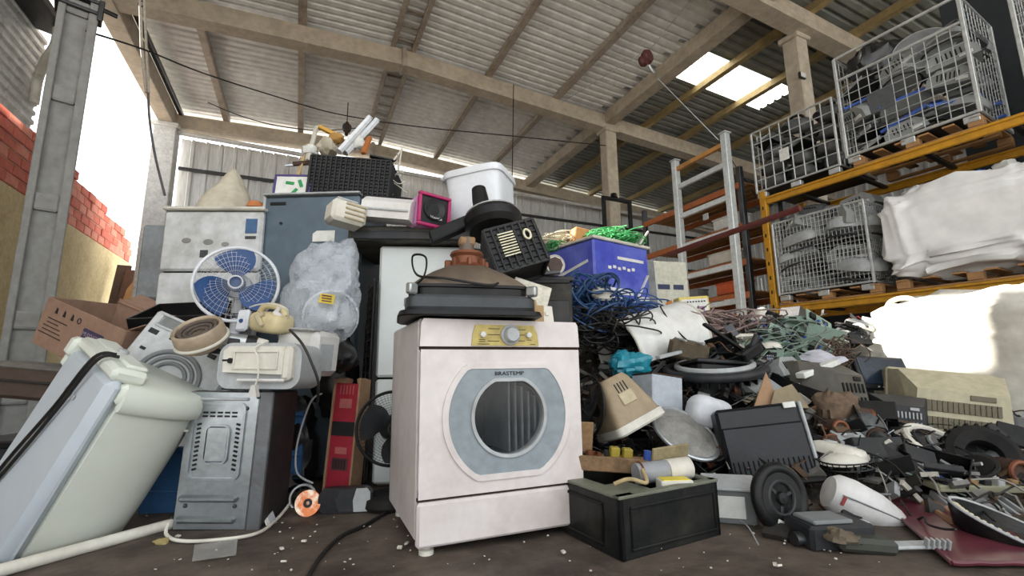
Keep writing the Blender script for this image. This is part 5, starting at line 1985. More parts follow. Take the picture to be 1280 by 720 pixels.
# grey board and white carton with orange mark
t = thing('appliance_carton', 'white appliance carton with dark label strip and orange mark behind the heap', 'carton', P(838, 398, 5.6), R(14))
t.location.z = 0
MB().box((0, .25, .97), (.56, .5, 1.94), .01).build('carton', mat('carton_white', 'c6c4b4', .7, dirt=.3, dcol='a09a84'), t)
for x, w_ in ((-.2, .06), (-.06, .16), (.14, .14)):
    MB().box((x, -.003, 1.62), (w_, .004, .06), 0).build('label_strip', mat('print_navy', '2c3558', .6), t)
MB().prism([(-.07, 1.26), (-.02, 1.24), (.02, 1.3), (.06, 1.29), (.06, 1.38), (.03, 1.46), (-.03, 1.45), (-.05, 1.4), (-.08, 1.38)], -.006, -.001).build('orange_mark', mat('print_orange', 'c07a24', .6), t, False)
for k in range(2):
    tag(MB().box((0, 0, .95), (.14, .03, 1.9), .005, (R(-3), 0, 0)).build('leaning_board', (GREY, mat('board_brown', '6a6258', .7))[k], None, loc=P(818 - 10 * k, 398, 5.3 + .05 * k).to_2d().to_3d(), rot=(0, 0, R(20 + 20 * k))), ('grey board leaning right of the blue pallet box', 'brown-grey board against the right side of the blue pallet box')[k], 'board')
# ================================================================ the scrap heap on the right
def lerp_pts(x, pts):
    if x <= pts[0][0]:
        return pts[0][1]
    for (a, b), (c, d) in zip(pts, pts[1:]):
        if x <= c:
            return b + (d - b) * (x - a) / (c - a)
    return pts[-1][1]


def sm(t_):
    t_ = max(0., min(1., t_))
    return t_ * t_ * (3 - 2 * t_)


def heap_z(x, y):
    yf = lerp_pts(x, [(.3, 2.95), (.6, 2.75), (1.0, 2.4), (1.6, 2.2), (3.0, 2.0), (5, 1.6)])
    t_ = (y - yf) / 1.9
    h = 1.12 * (.75 * max(0, min(1, t_)) + .25 * sm(t_))
    h *= 1 - sm((y - 4.6) / 1.4)
    h *= 1 - .7 * sm((x - 1.65) / 1.2)
    h *= 1 - sm((x - 4.0) / .8)
    h *= sm((x - .18) / .25)
    return h


def hp(px, py, lift=0.):
    """where the line of sight meets the heap"""
    d = ray(px, py)
    for i in range(60, 420):
        p_ = CAM + d * (i * .016 / d.y)
        if p_.z <= heap_z(p_.x, p_.y) + lift or p_.z <= 0:
            return Vector((p_.x, p_.y, max(p_.z, 0)))
    return P(px, py, 4.2)


MOUND = mat('mound_mixed', '2b2723', .85, dirt=.8, dcol='5d5448', scale=14, bump=1.0, bscale=30, var=.4)
g = MB()


def mf(a, b):
    x, y = .2 + 4.4 * a, 1.6 + 4.3 * b
    h = heap_z(x, y)
    k = sm(h / .2)
    return (x, y, h - .1 + k * (.05 * noise.noise(Vector((x * 7, y * 7, 0))) + .04 * noise.noise(Vector((x * 17, y * 17, 3)))))


g.surf(mf, 110, 110)
tag(g.build('scrap_mound', MOUND, None, angle=60), 'compacted dark mixed scrap under the right-hand heap', 'scrap', kind='stuff')

# fine loose debris, far too much to count
rd = random.Random(77)
DEB = [('debris_dark', '1d1d1e'), ('debris_grey', '6e6c68'), ('debris_pale', 'a9a498'), ('debris_brown', '5a4432'), ('debris_steel', '8a8c8c')]
for k, (nm, col) in enumerate(DEB):
    g = MB()
    n = (520, 330, 190, 260, 240)[k]
    c_ = 0
    while c_ < n:
        x, y = rd.uniform(.4, 4.2), rd.uniform(1.9, 4.6)
        h = heap_z(x, y)
        if h < .01 and rd.random() < .93:
            continue
        c_ += 1
        rot = Euler((rd.uniform(-.9, .9), rd.uniform(-.9, .9), rd.uniform(0, 6.3)))
        s = rd.uniform(.02, .07)
        loc = (x, y, max(h + rd.uniform(-.02, .05), .015))
        if rd.random() < .4:
            g.box(loc, (s * rd.uniform(1, 3.2), s * .25, s * rd.uniform(.1, .5)), 0, rot.to_matrix().to_4x4())
        elif rd.random() < .7:
            g.box(loc, (s * 1.3, s, s * rd.uniform(.15, .8)), 0, rot.to_matrix().to_4x4())
        else:
            d = rot.to_matrix() @ Vector((s * 2.4, 0, 0))
            m_ = Vector(loc)
            g.tube(spline([m_ - d, m_ + Vector((0, 0, s * .8)), m_ + d], 4), .003, 4)
    tag(g.build('loose_debris', mat(nm, col, .6, .3 if k == 4 else 0, dirt=.5, scale=9), None, False), ('black', 'mid grey', 'pale', 'brown', 'bare metal')[k] + ' small broken bits strewn over the scrap heap', 'debris', kind='stuff')
# loose wires over the heap
for k, (nm, col, n) in enumerate((('wire_black', '121212', 150), ('wire_grey', '8a8680', 40), ('wire_brown', '6a4a34', 40))):
    g = MB()
    for i in range(n):
        x, y = rd.uniform(.5, 4.0), rd.uniform(2.2, 4.4)
        pts = []
        a = rd.uniform(0, 6.3)
        for j in range(6):
            pts.append(Vector((x, y, max(heap_z(x, y), 0) + rd.uniform(.01, .09))))
            a += rd.uniform(-.9, .9)
            x += .1 * math.cos(a)
            y += .08 * math.sin(a)
        g.tube(spline(pts, 4), .0045, 5)
    tag(g.build('loose_wires', mat(nm, col, .6), None), ('black', 'pale grey', 'brown')[k] + ' loose wires straggling over the scrap heap', 'wires', kind='stuff')

# --- drawer-like open cabinet at the dryer's right
CABM = mat('cabinet_black_green', '131516', .4, dirt=.5, dcol='3a3830', scale=5, spec=.3)
t = thing('open_cabinet', 'black open-topped cabinet lying on the floor right of the dryer', 'cabinet', (.372, 1.765, 0), R(29))
cw, cdp, chh = .52, .62, .205
MB().box((cw / 2, .01, chh / 2), (cw, .02, chh), .004).build('front_panel', CABM, t)
MB().box((cw / 2, cdp, chh / 2), (cw, .02, chh), .004).build('rear_panel', CABM, t)
for x in (.01, cw - .01):
    MB().box((x, cdp / 2, chh / 2), (.02, cdp, chh), .004).build('side_panel', CABM, t)
MB().box((cw / 2, cdp / 2, .012), (cw - .03, cdp - .03, .02), .002).build('bottom_panel', BLACK, t)
RIM = mat('rim_olive', '6d7062', .5, dirt=.5)
MB().box((cw / 2, .015, chh + .004), (cw + .01, .035, .012), .003).build('rim', RIM, t)
MB().box((.035, cdp / 2, chh + .004), (.08, cdp, .012), .003).build('rim', RIM, t)
MB().box((cw - .015, cdp / 2, chh + .004), (.035, cdp, .012), .003).build('rim', RIM, t)
MB().box((.14, .12, chh - .01), (.18, .2, .008), .002).build('inner_shelf', RIM, t)
g = MB()
framebars(g, cw / 2 + .01, .1, cw - .08, .14, .01, .008, -.003)
g.build('front_bead', BLACK, t)
g = MB()
framebars(g, .25, .1, .3, .14, .012, .008, 0)
o = g.build('side_bead', BLACK, t, loc=(-.003, 0, 0), rot=(0, 0, PI / 2))
MB().box((-.003, .43, .1), (.006, .12, .15), .003).build('side_hatch', DGREY, t)
for k in range(5):
    MB().box((.46, -.004, .03 + k * .035), (.04, .004, .006), .001).build('scuff_strip', LGREY, t) if k == 0 else None


def inC(x, y, z):
    return Vector((.372, 1.765, 0)) + Euler((0, 0, R(29))).to_matrix() @ Vector((x, y, z))


t = thing('circuit_tray', 'brown circuit board chassis with yellow capacitors resting on the open cabinet', 'circuit board', inC(.25, .36, .235), (R(4), R(5), R(4)), scale=1.22)
MB().box((0, 0, .01), (.34, .2, .014), .002).build('board', BROWNPCB, t)
MB().box((-.05, -.1, .03), (.26, .014, .05), .003).build('front_rail', mat('chassis_brown', '7a5f42', .7, dirt=.8, dcol='33281d', scale=22), t)
MB().box((-.14, .06, .075), (.2, .012, .13), .003, (0, 0, R(10))).build('upright_board', BROWNPCB, t)
for x in (-.2, -.13):
    MB().torus(.03, .007, 18, 6, (x, .048, .06), (PI / 2, 0, 0)).build('ring_mark', DGREY, t)
for k, (x, y) in enumerate(((.03, .02), (.075, .01))):
    MB().box((x, y, .04), (.035, .035, .05), .004).build('yellow_capacitor', mat('cap_yellow', '9c8a34', .5, dirt=.3), t)
rr = random.Random(4)
for k in range(14):
    x, y = rr.uniform(-.15, .14), rr.uniform(-.08, .08)
    MB().cyl((x, y, .015), (x, y, .03 + rr.random() * .03), .008 + .006 * rr.random(), n=10).build('component', rr.choice([BLACK, DGREY, COPPER, OFFW]), t)
MB().box((.2, -.08, .05), (.16, .01, .11), .002, (R(8), R(-6), R(20))).build('pale_board', mat('board_tan', '8f8262', .6, dirt=.6, dcol='5a4f38', scale=16), t)
MB().cyl((.17, .06, .012), (.17, .06, .05), .014, n=12).build('blue_coil', BLUEE, t)

t = thing('capacitor_can', 'grey and white cylinder lying across the open cabinet', 'cylinder', inC(.24, .17, .235), (0, R(-3), R(12)))
MB().cyl((0, 0, .0), (.14, 0, .0), .042, n=24).build('grey_body', mat('can_grey', '8f9194', .5, dirt=.4), t)
MB().cyl((.14, 0, 0), (.24, 0, 0), .044, n=24).build('white_cap', OFFW, t)
MB().torus(.04, .006, 24, 6, (.24, 0, 0), (0, PI / 2, 0)).build('end_rim', OFFW, t)
MB().torus(.044, .004, 24, 6, (.02, 0, 0), (0, PI / 2, 0)).build('clamp_wire', COPPER, t)
t = thing('relay_box', 'small box with yellow top in the corner of the open cabinet', 'box', inC(.34, .06, .175), (0, 0, R(4)))
MB().box((0, 0, .025), (.13, .07, .05), .004).build('body', OFFW, t)
MB().box((0, 0, .051), (.11, .06, .004), .001).build('yellow_label', mat('label_bright_yellow', 'd8c43a', .5, dirt=.2), t)
g = MB()
g.tube(spline([inC(.08, .12, .225), inC(.12, .1, .24), inC(.18, .12, .23), inC(.22, .09, .22), inC(.24, .13, .26)]), .008, 8)
g2 = tag(g.build('hose_piece', mat('hose_tan', 'a8946c', .6), None), 'tan bent hose piece inside the open cabinet', 'hose')

# --- grey speaker box beside it
t = thing('speaker_box', 'small grey box with white label on the floor right of the open cabinet', 'box', FL(918, 656), (0, 0, R(-16)))
MB().box((0, .08, .075), (.19, .16, .15), .006).build('body', mat('grey_box', '6d7070', .6, dirt=.5), t)
MB().box((-.015, -.002, .07), (.13, .005, .09), .002).build('white_label', STK_W, t)
MB().box((0, .06, .158), (.22, .15, .012), .003, (R(12), 0, 0)).build('lid', LGREY, t)

# --- black wheel disc
t = thing('wheel_disc', 'black round vented wheel disc standing on the floor in the right foreground', 'disc', FL(984, 668), (R(-8), 0, R(18)))
MB().torus(.115, .024, 36, 10, (0, 0, .135), (PI / 2, 0, 0)).build('rim', BLACK, t)
MB().torus(.065, .009, 28, 8, (0, -.01, .135), (PI / 2, 0, 0)).build('inner_ring', DGREY, t)
MB().lathe([(0, 0), (.12, 0), (.12, .01), (0, .012)], 30, (0, .02, .135), (PI / 2, 0, 0)).build('back_plate', BLACK, t)
MB().lathe([(.07, -.004), (.118, -.004), (.118, .004), (.07, .004), (.07, -.004)], 36, (0, -.012, .135), (PI / 2, 0, 0)).build('flat_ring', BLACK, t)
for k in range(3):
    a = k * PI / 1.5 + .3
    MB().bar((.03 * math.cos(a), -.005, .135 + .03 * math.sin(a)), (.115 * math.cos(a), -.005, .135 + .115 * math.sin(a)), .014, .014).build('spoke', DGREY, t)
MB().lathe([(0, 0), (.028, 0), (.022, .014), (0, .016)], 18, (0, -.006, .135), (PI / 2, 0, 0)).build('hub', BLACK, t)
MB().box((-.03, -.027, .045), (.06, .004, .016), .001, (0, R(25), 0)).build('white_sticker', STK_W, t)

# --- white conical vacuum body
t = thing('vacuum_cleaner', 'white cone-shaped vacuum body lying in the right foreground', 'vacuum', P(1040, 616, 2.2), (R(12), R(24), R(-12)), scale=1.12)
WP = mat('vacuum_white', 'd2d0ce', .4, dirt=.3)
g = MB()
g.lathe([(0, -.02), (.06, -.015), (.078, .01), (.082, .06), (.07, .16), (.045, .23), (.035, .245), (0, .245)], 30, (0, 0, 0), (0, PI / 2, 0))
g.build('shell', WP, t)
MB().cyl((.24, 0, 0), (.285, 0, 0), .034, .026, n=20).build('collar', mat('collar_pinkish', 'b3a096', .5), t)
MB().cyl((.285, 0, 0), (.315, 0, -.012), .024, n=18).build('nozzle', LGREY, t)
MB().lathe([(0, 0), (.036, 0), (.034, .008), (0, .01)], 20, (.055, -.072, -.03), (R(68), 0, 0)).build('black_port', BLACK, t)
MB().box((.01, -.08, .01), (.012, .006, .035), .002).build('red_mark', mat('mark_red', 'a04040', .6), t)
g = MB()
g.tube([(.0, -.0795, .03), (.08, -.078, .032), (.16, -.063, .028), (.22, -.043, .022)], .003, 5)
g.build('seam_line', GREY, t)

# --- dark motor block and broken grille in front
t = thing('gear_block', 'dark grey gearbox block on the floor under the white vacuum body', 'gearbox', FL(1056, 688), (0, 0, R(6)), scale=(1, 1, .78))
MB().box((0, .07, .055), (.26, .16, .11), .012).build('housing', DGREY, t)
MB().box((-.02, .07, .118), (.16, .12, .02), .006).build('cover', GREY, t)
MB().cyl((-.16, .05, .04), (-.11, .05, .04), .03, n=14).build('shaft_boss', DSTEEL, t)
MB().box((.135, .05, .05), (.02, .04, .11), .004).build('bracket', LGREY, t)
t = thing('broken_grille', 'broken dark plastic foot with pale comb teeth in the right foreground', 'plastic part', FL(1090, 696), (0, R(4), R(-4)))
MB().box((0, .04, .03), (.2, .08, .05), .014).build('foot', mat('dark_olive', '3b3d36', .6, dirt=.5), t)
MB().box((.17, .05, .035), (.2, .06, .012), .004, (0, R(-6), 0)).build('tongue', LGREY, t)
for k in range(5):
    MB().box((.2 + k * .018, .02, .055), (.008, .02, .035), .002, (R(15), 0, 0)).build('tooth', LGREY, t)
g = MB()
g.blob(.06, .05, .035, .8, 18, 10, .5, 22, 3, c=(-.08, .03, .04), flat=0, fine=.6)
g.build('torn_lump', mat('torn_brown', '5d5244', .8), t)

# --- maroon sheet
MAR = mat('maroon_plastic', '5a2430', .4, dirt=.45, dcol='6f4a42', scale=2.2, bump=.04)
a, b, c2, d2 = FL(1190, 706, .01), FL(1300, 706, .012), P(1225, 618, 2.75), P(1082, 610, 2.6)
t = thing('maroon_sheet', 'dark maroon plastic sheet sloping down the front of the heap', 'sheet', (a + b + c2 + d2) / 4)
oo = t.location.copy()


def ms(u_, v_):
    p_ = (a.lerp(b, u_)).lerp(d2.lerp(c2, u_), v_) - oo
    p_.z += .015 * math.sin(v_ * PI) * math.sin(u_ * 3) + .01 * noise.noise(Vector((u_ * 3, v_ * 3, 1)))
    return p_


g = MB()
g.surf(ms, 14, 14)
g.surf(lambda u_, v_: ms(u_, v_) + Vector((0, 0, .008)), 14, 14)
g.build('panel', MAR, t, angle=70)
g = MB()
g.tube([ms(0, k / 10) + Vector((0, 0, .006)) for k in range(11)], .008, 6)
g.tube([ms(k / 10, 0) + Vector((0, 0, .006)) for k in range(11)], .008, 6)
g.build('rolled_edge', MAR, t)
for k in range(2):
    g = MB()
    g.tube([ms(.32 + .12 * k, .75) + Vector((0, 0, .012)), ms(.42 + .12 * k, .35) + Vector((0, 0, .012))], .014, 6)
    g.build('scraped_rib', mat('scraped_wood', '9a7458', .8), t)

# --- black oval basin
t = thing('oval_basin', 'black oval basin with cream rim teeth at the right lower corner', 'basin', P(1258, 690, 1.95), (R(14), R(24), R(-18)))
g = MB()
g.lathe([(0, 0), (.1, 0), (.13, .02), (.16, .08), (.165, .1), (.15, .1), (.12, .03), (0, .02)], 40, sx=1.35, sy=.8)
g.build('bowl', mat('basin_black', '121517', .4, dirt=.4), t)
g = MB()
g.torus(.162, .006, 44, 6, (0, 0, .1), sx=1.35, sy=.8)
g.build('rim', LGREY, t)
g = MB()
for k in range(26):
    a_ = PI * 1.0 + PI * k / 25
    g.box((.15 * 1.35 * math.cos(a_), .15 * .8 * math.sin(a_), .098), (.012, .02, .014), .002, (0, 0, a_ + PI / 2))
o = g.build('rim_teeth', mat('teeth_cream', 'bfb48c', .6), t)
o['kind'] = 'stuff'
MB().box((-.06, -.118, .05), (.03, .006, .014), .002).build('badge', LGREY, t)

# --- black printer / console with grille
t = thing('black_printer', 'large black printer standing in the front of the scrap heap', 'printer', P(972, 608, 2.5), (R(-10), R(-7), R(-12)))
NAVY = mat('printer_navy_black', '0b0d13', .4, dirt=.3, dcol='20232a')
MB().box((0, .15, .2), (.42, .28, .4), .016).build('body', NAVY, t)
MB().box((0, .0, .16), (.4, .02, .28), .008).build('front_cover', NAVY, t)
MB().box((.16, -.006, .385), (.06, .012, .03), .002).build('white_label', STK_W, t)
MB().box((.222, .15, .22), (.018, .26, .36), .006).build('silver_side', LGREY, t)
for k in range(16):
    MB().box((-.18 + k * .024, -.012, .09), (.006, .01, .08), .002).build('vent_rib', BLACK, t)
MB().box((-.03, -.04, .02), (.48, .1, .03), .01).build('paper_tray', BLACK, t)
t = thing('wire_basket', 'black wire basket holding a white ribbed cover right of the black printer', 'basket', P(1062, 592, 2.45), (R(8), R(-6), R(-10)))
g = MB()
for z_, s_ in ((0, .8), (.04, .95), (.075, 1.)):
    g.torus(.1 * s_, .004, 30, 5, (0, 0, z_), sx=1.3, sy=.9)
for k in range(26):
    a_ = 2 * PI * k / 26
    g.tube([(.08 * 1.3 * math.cos(a_), .08 * .9 * math.sin(a_), 0), (.1 * 1.3 * math.cos(a_), .1 * .9 * math.sin(a_), .075)], .0025, 4)
g.build('wires', BLACK, t)
MB().lathe([(0, .07), (.05, .065), (.085, .04), (.09, .03), (0, .03)], 28, (-.02, 0, .03), sx=1.2, sy=.85).build('white_cover', OFFW, t)

# --- left part of the heap
p = hp(775, 535, .05)
t = thing('crt_monitor', 'beige computer monitor tipped onto its white screen frame by the dryer', 'monitor', P(790, 536, 2.72), (R(-14), R(-22), R(20)))
g = MB()
rl(g, [(0, 0, 0, .3), (.155, .15, 0, .25), (.165, .158, .01, .25), (.16, .152, .05, .25)], n=36)
g.build('screen_frame', OFFW, t)
g = MB()
rl(g, [(.15, .145, .045, .25), (.145, .14, .09, .28), (.095, .11, .27, .35), (.08, .09, .3, .4), (0, 0, .305, .4)], n=36)
g.build('back_shell', mat('monitor_beige', '9c8a70', .55, dirt=.4, dcol='776a54'), t)
for k in range(4):
    MB().box((-.03 + k * .02, -.115, .22), (.008, .012, .08), .002, (R(-10), 0, 0)).build('vent_slot', DGREY, t)
MB().box((0, -.128, .17), (.09, .012, .07), .003, (R(-10), 0, 0)).build('rear_label', BEIGE, t)
fan('black fan guard wedged between the dryer and the beige monitor', P(733, 508, 2.72), (R(-6), 0, R(-66)), .17, BLACK, DGREY, BLACK, 3, None, 60, rings=12)
p = hp(787, 470)
g = MB()
g.blob(.12, .1, .085, .75, 30, 18, .35, 9, 5, fine=.45)
tag(g.build('teal_bag', mat('teal_film', '1f7f93', .35, dirt=.3, dcol='2fa0b0', spec=.6, bump=.4, bscale=20), None, loc=P(787, 456, 3.15), angle=30), 'crumpled teal plastic bag on the heap above the beige monitor', 'bag')
t = thing('white_carton', 'plain pale grey carton sitting among the scrap right of the beige monitor', 'carton', P(835, 512, 2.95), (R(-4), R(8), R(24)))
MB().box((0, .1, .1), (.24, .2, .21), .005).build('box', mat('pale_carton', 'aeb4bc', .6, dirt=.25), t)
MB().box((0, .1, .21), (.245, .205, .008), .002).build('rusty_top', RUST, t)
g = MB()
sackf(g, .13, .1, .1, 4, .7, 40, 24, .03, .015)
tag(g.build('white_pouch', mat('pouch_white', 'c9cbcf', .5, dirt=.3, bump=.4), None, loc=P(889, 516, 2.85), rot=(0, R(20), 0), angle=40), 'crumpled white pouch right of the pale carton', 'pouch')
t = thing('mesh_lid', 'round aluminium-rimmed mesh lid tilted on the heap', 'lid', P(857, 541, 2.7), (R(32), R(26), R(-8)))
MB().torus(.185, .012, 44, 8).build('rim', STEEL, t)
g = MB()
g.surf(lambda a, b: Vector((.183 * b * math.cos(2 * PI * a), .183 * b * math.sin(2 * PI * a), .03 * (1 - b * b) + .008 * noise.noise(Vector((b * 6 * math.cos(2 * PI * a), b * 6 * math.sin(2 * PI * a), 0))))), 40, 12, True, False)
g.build('mesh_disc', mat('dusty_mesh', '8f8d88', .7, .2, dirt=.7, dcol='57544e', scale=14, bump=.6, bscale=60), t)
# cut white drum
t = thing('plastic_drum', 'white cut-open plastic drum lying on the heap crest', 'drum', P(815, 422, 3.65), (R(0), R(-14), R(24)), scale=1.12)
g = MB()
g.surf(lambda a, b: Vector((-.3 + .6 * b, .23 * math.cos(PI * (1.15 * a - .08)) * -1, .24 * math.sin(PI * (1.15 * a - .08)) - .05)), 26, 6)
g.surf(lambda a, b: Vector((-.3 + .6 * b, .22 * math.cos(PI * (1.15 * a - .08)) * -1, .23 * math.sin(PI * (1.15 * a - .08)) - .05)), 26, 6)
g.build('shell', mat('drum_white', 'dcdcd8', .5, dirt=.3, dcol='9c8f74', scale=3), t)
g = MB()
for x in (-.3, .3):
    g.tube([(x, -.225 * math.cos(PI * (1.15 * k / 20 - .08)), .235 * math.sin(PI * (1.15 * k / 20 - .08)) - .05) for k in range(21)], .012, 6)
g.build('edge_bead', OFFW, t)
g = MB()
g.tube(spline([(.05, -.1, .2), (.03, -.2, .05), (.1, -.26, -.1), (.2, -.2, -.12)]), .005, 6)
g.build('tie_wire', BLACK, t)
# yellow label box
t = thing('yellow_box', 'pale yellow box with printed sign in front of the ladder-like upright', 'box', P(872, 404, 4.3), (0, R(-4), R(8)))
MB().box((0, .06, .12), (.3, .12, .26), .01).build('body', mat('pale_yellow', 'd8c46a', .5, dirt=.3), t)
MB().box((0, -.003, .15), (.26, .006, .15), .002).build('sign', STK_W, t)
for k in range(8):
    MB().box((-.1 + k * .028, -.008, .2), (.015, .004, .012), 0).build('sign_letter_block', INK, t)
MB().box((-.05, -.008, .13), (.06, .004, .05), 0).build('sign_picture', mat('print_purple', '3f3650'), t)
MB().box((.05, -.008, .13), (.07, .004, .045), 0).build('sign_picture', mat('print_mauve', '9a7088', .7), t)

# blue cable bundles
NAVYC = mat('cable_navy', '1f3f66', .5, dirt=.2)
tangle('blue_cables', 'thick bundle of navy blue cables spilling beside the blue pallet box', NAVYC, P(730, 382, 3.6), (.3, .26, .28), 80, .009, 11, 'cables', 8, .35)
tangle('blue_cables', 'navy and blue cable tangle before the blue pallet box', mat('cable_blue', '2b4f86', .5), P(778, 392, 3.9), (.34, .26, .22), 90, .006, 12, 'cables', 8, .4)
tangle('black_cables', 'black cable tangle below the navy cables at the heap crest', CABLE, P(755, 412, 3.5), (.36, .26, .2), 90, .006, 13, 'cables', 7, .5)
tangle('pink_cables', 'pinkish stripped cable scraps heaped at the crest beside the yellow box', mat('stripped_pink', '8f7a74', .7, dirt=.6, dcol='3a3030', scale=8), P(892, 412, 3.9), (.4, .34, .16), 170, .006, 14, 'cables', 5, .6)
tangle('brown_wire', 'brown wire wool ball right of the green circuit boards', mat('wire_wool_brown', '5f4d40', .8), P(1030, 446, 3.55), (.2, .18, .17), 120, .004, 15, 'wire', 7, .6)
tangle('grey_wire', 'greyish green wire tangle over the circuit board heap', mat('wire_greygreen', '7d8a80', .7), P(985, 425, 3.6), (.34, .26, .16), 40, .004, 16, 'wire', 6, .5)
g = MB()
g.lathe([(0, .05), (.06, .04), (.085, 0), (.08, -.02), (0, -.02)], 24)
tag(g.build('white_cup', OFFW, None, loc=P(752, 368, 3.55), rot=(R(30), R(10), 0)), 'white dome-shaped cup lying on the blue cables', 'cup')

# big ring with hub
t = thing('washer_ring', 'large dark washer ring with pale rim lying on the heap', 'ring', P(893, 462, 3.25), (R(8), R(-6), R(10)))
MB().torus(.31, .03, 48, 10, (0, 0, .0)).build('outer_ring', DGREY, t)
MB().torus(.24, .02, 44, 8, (0, 0, .03)).build('pale_rim', LGREY, t)
for k in range(30):
    a_ = 2 * PI * k / 30
    MB().box((.285 * math.cos(a_), .285 * math.sin(a_), -.03), (.05, .012, .07), .002, (0, 0, a_)).build('rib', BLACK, t)
t = thing('motor_block', 'dusty brown motor block inside the large washer ring', 'motor', P(858, 450, 3.25), (R(6), R(14), R(-20)))
MB().box((0, 0, .07), (.24, .17, .13), .02).build('core', mat('dusty_brown', '5c5140', .8, dirt=.6, scale=12), t)
MB().cyl((-.13, 0, .07), (.13, 0, .07), .05, n=18).build('rotor', mat('dusty_olive', '57543a', .8, dirt=.6, scale=12), t)
for x in (-.06, .05):
    MB().box((x, -.07, .135), (.016, .15, .012), .003, (0, 0, R(30))).build('strap', LGREY, t)
for (a, b, w_, mt, lb) in (((905, 487), (962, 452), .03, DSTEEL, 'grey steel pole crossing the heap beside the washer ring'), ((880, 405), (935, 442), .03, BLACK, 'black bar above the washer ring'), ((822, 447), (850, 440), .035, LGREY, 'pale strip at the left of the washer ring'), ((806, 480), (830, 452), .025, DGREY, 'dark strip beside the teal bag'), ((1000, 470), (1045, 452), .06, STK_W, 'white paper strip right of the circuit boards'), ((1085, 545), (1130, 560), .02, OFFW, 'pale stick beside the white ring'), ((1105, 590), (1150, 622), .02, BEIGE, 'tan stick lying by the glass pieces')):
    p_, q_ = P(*a, 3.0 if a[1] < 500 else 2.75), P(*b, 3.15 if a[1] < 500 else 2.7)
    g = MB()
    g.bar((0, 0, 0), q_ - p_, w_, w_ * .6)
    tag(g.build('scrap_bar', mt, None, loc=p_), lb, 'bar')
t = thing('hammer_head', 'black bracket head at the end of the steel pole on the heap', 'bracket', P(940, 445, 3.1), (R(10), R(-30), R(10)))
MB().box((0, 0, .03), (.16, .07, .07), .012).build('head', BLACK, t)
MB().cyl((.0, 0, .03), (.1, 0, .1), .02, n=12).build('peg', DGREY, t)
t = thing('dark_bin', 'deep black plastic bin behind the white pouch', 'bin', P(920, 520, 3.1), (R(-6), R(4), R(8)))
MB().box((0, .12, .17), (.46, .24, .34), .02).build('body', BLACK, t)
MB().box((0, .12, .345), (.49, .27, .025), .006).build('rim', DGREY, t)
t = thing('cardboard_scrap', 'torn folded cardboard standing behind the black printer', 'cardboard', P(968, 512, 2.85), (R(-10), R(0), R(10)))
g = MB()
g.prism([(-.14, 0), (.05, .02), (-.0, .22)], 0, .008)
g.build('torn_sheet', CARD, t, False)
g = MB()
g.prism([(-.03, 0), (.17, -.02), (.12, .13), (.02, .1)], -.05, -.042, (0, 0, 0), (R(-15), 0, R(-25)))
g.build('folded_flap', mat('card_pale', '8d8068', .9), t, False)
# green circuit boards heap, each its own
rb = random.Random(31)
for k in range(22):
    px, py = 945 + (k % 6) * 16 + rb.uniform(-6, 6), 408 + (k // 6) * 14 + rb.uniform(-4, 4)
    wh = ('back row of', 'upper row of', 'lower row of', 'front row of')[k // 6] + ' the green circuit board heap, ' + ('far left', 'left', 'middle left', 'middle right', 'right', 'far right')[k % 6]
    put('circuit_board', P(px, py, 3.75 - (k // 6) * .12), (R(rb.uniform(15, 75)), R(rb.uniform(-30, 30)), rb.uniform(0, 6.3)), 'in the ' + wh, rb.uniform(.8, 1.15), 'green circuit boards in the heap')

# televisions on the right
def tv(name, label, loc, rot, w, d, h, mt, mt2, vents=8, cat='television', taper=.55):
    """set seen from its back, bottom centre at loc, back towards local -y"""
    t = thing(name, label, cat, loc, rot)
    MB().box((0, d * .86, h / 2), (w, d * .28, h), .02).build('front_case', mt, t)
    g = MB()
    x0, x1 = w / 2 * .97, w / 2 * taper
    z1 = h * .86
    vs = [(-x0, d * .74, .01), (x0, d * .74, .01), (x0, d * .74, h * .97), (-x0, d * .74, h * .97),
          (-x0 * .94, d * .4, .01), (x0 * .94, d * .4, .01), (x0 * .92, d * .4, h * .95), (-x0 * .92, d * .4, h * .95),
          (-x1, 0, .02), (x1, 0, .02), (x1 * .92, 0, z1 * .8), (-x1 * .92, 0, z1 * .8)]
    fs = [(8, 9, 10, 11)]
    for k in (0, 4):
        for i in range(4):
            j = (i + 1) % 4
            fs.append((k + i, k + 4 + i, k + 4 + j, k + j))
    g.add(vs, fs)
    g.build('back_shell', mt, t, False)
    for r_ in range(2):
        for k in range(vents):
            MB().box((-x1 * .7 + x1 * 1.4 * k / (vents - 1), -.003, h * (.25 + .22 * r_)), (x1 * .09, .012, h * .15), .002).build('vent_slot', mt2, t)
    MB().box((x1 * .4, -.004, h * .62), (x1 * .5, .008, h * .07), .002).build('label_plate', mt2, t)
    return t


TVG = mat('tv_olive_grey', '4f4c45', .55, dirt=.5, dcol='6b6458')
TVB = mat('tv_beige', 'b3ab90', .55, dirt=.35, dcol='8a8068')
tv('television', 'dusty grey television back high on the right of the heap', P(1075, 522, 2.95), (R(-8), R(4), R(24)), .5, .42, .38, TVG, BLACK, 6)
tv('television', 'ribbed dark grey television back beside the beige television', P(1136, 545, 2.95), (R(-6), R(6), R(-20)), .34, .34, .26, DGREY, LGREY, 8)
tv('television', 'large beige television seen from behind at the right edge of the heap', P(1206, 556, 3.05), (R(-3), R(7), R(-22)), .62, .4, .47, TVB, mat('vent_dark', '6a6350', .6), 14, taper=.8)
t = thing('flat_monitor', 'navy flat monitor lying behind the grey television', 'monitor', P(1112, 488, 3.5), (R(-22), R(3), R(6)))
MB().box((0, 0, .13), (.42, .04, .26), .008).build('case', NAVY, t)
MB().box((0, -.022, .14), (.37, .006, .2), .002).build('screen', mat('screen_navy', '1d2a38', .2, dirt=.3), t)
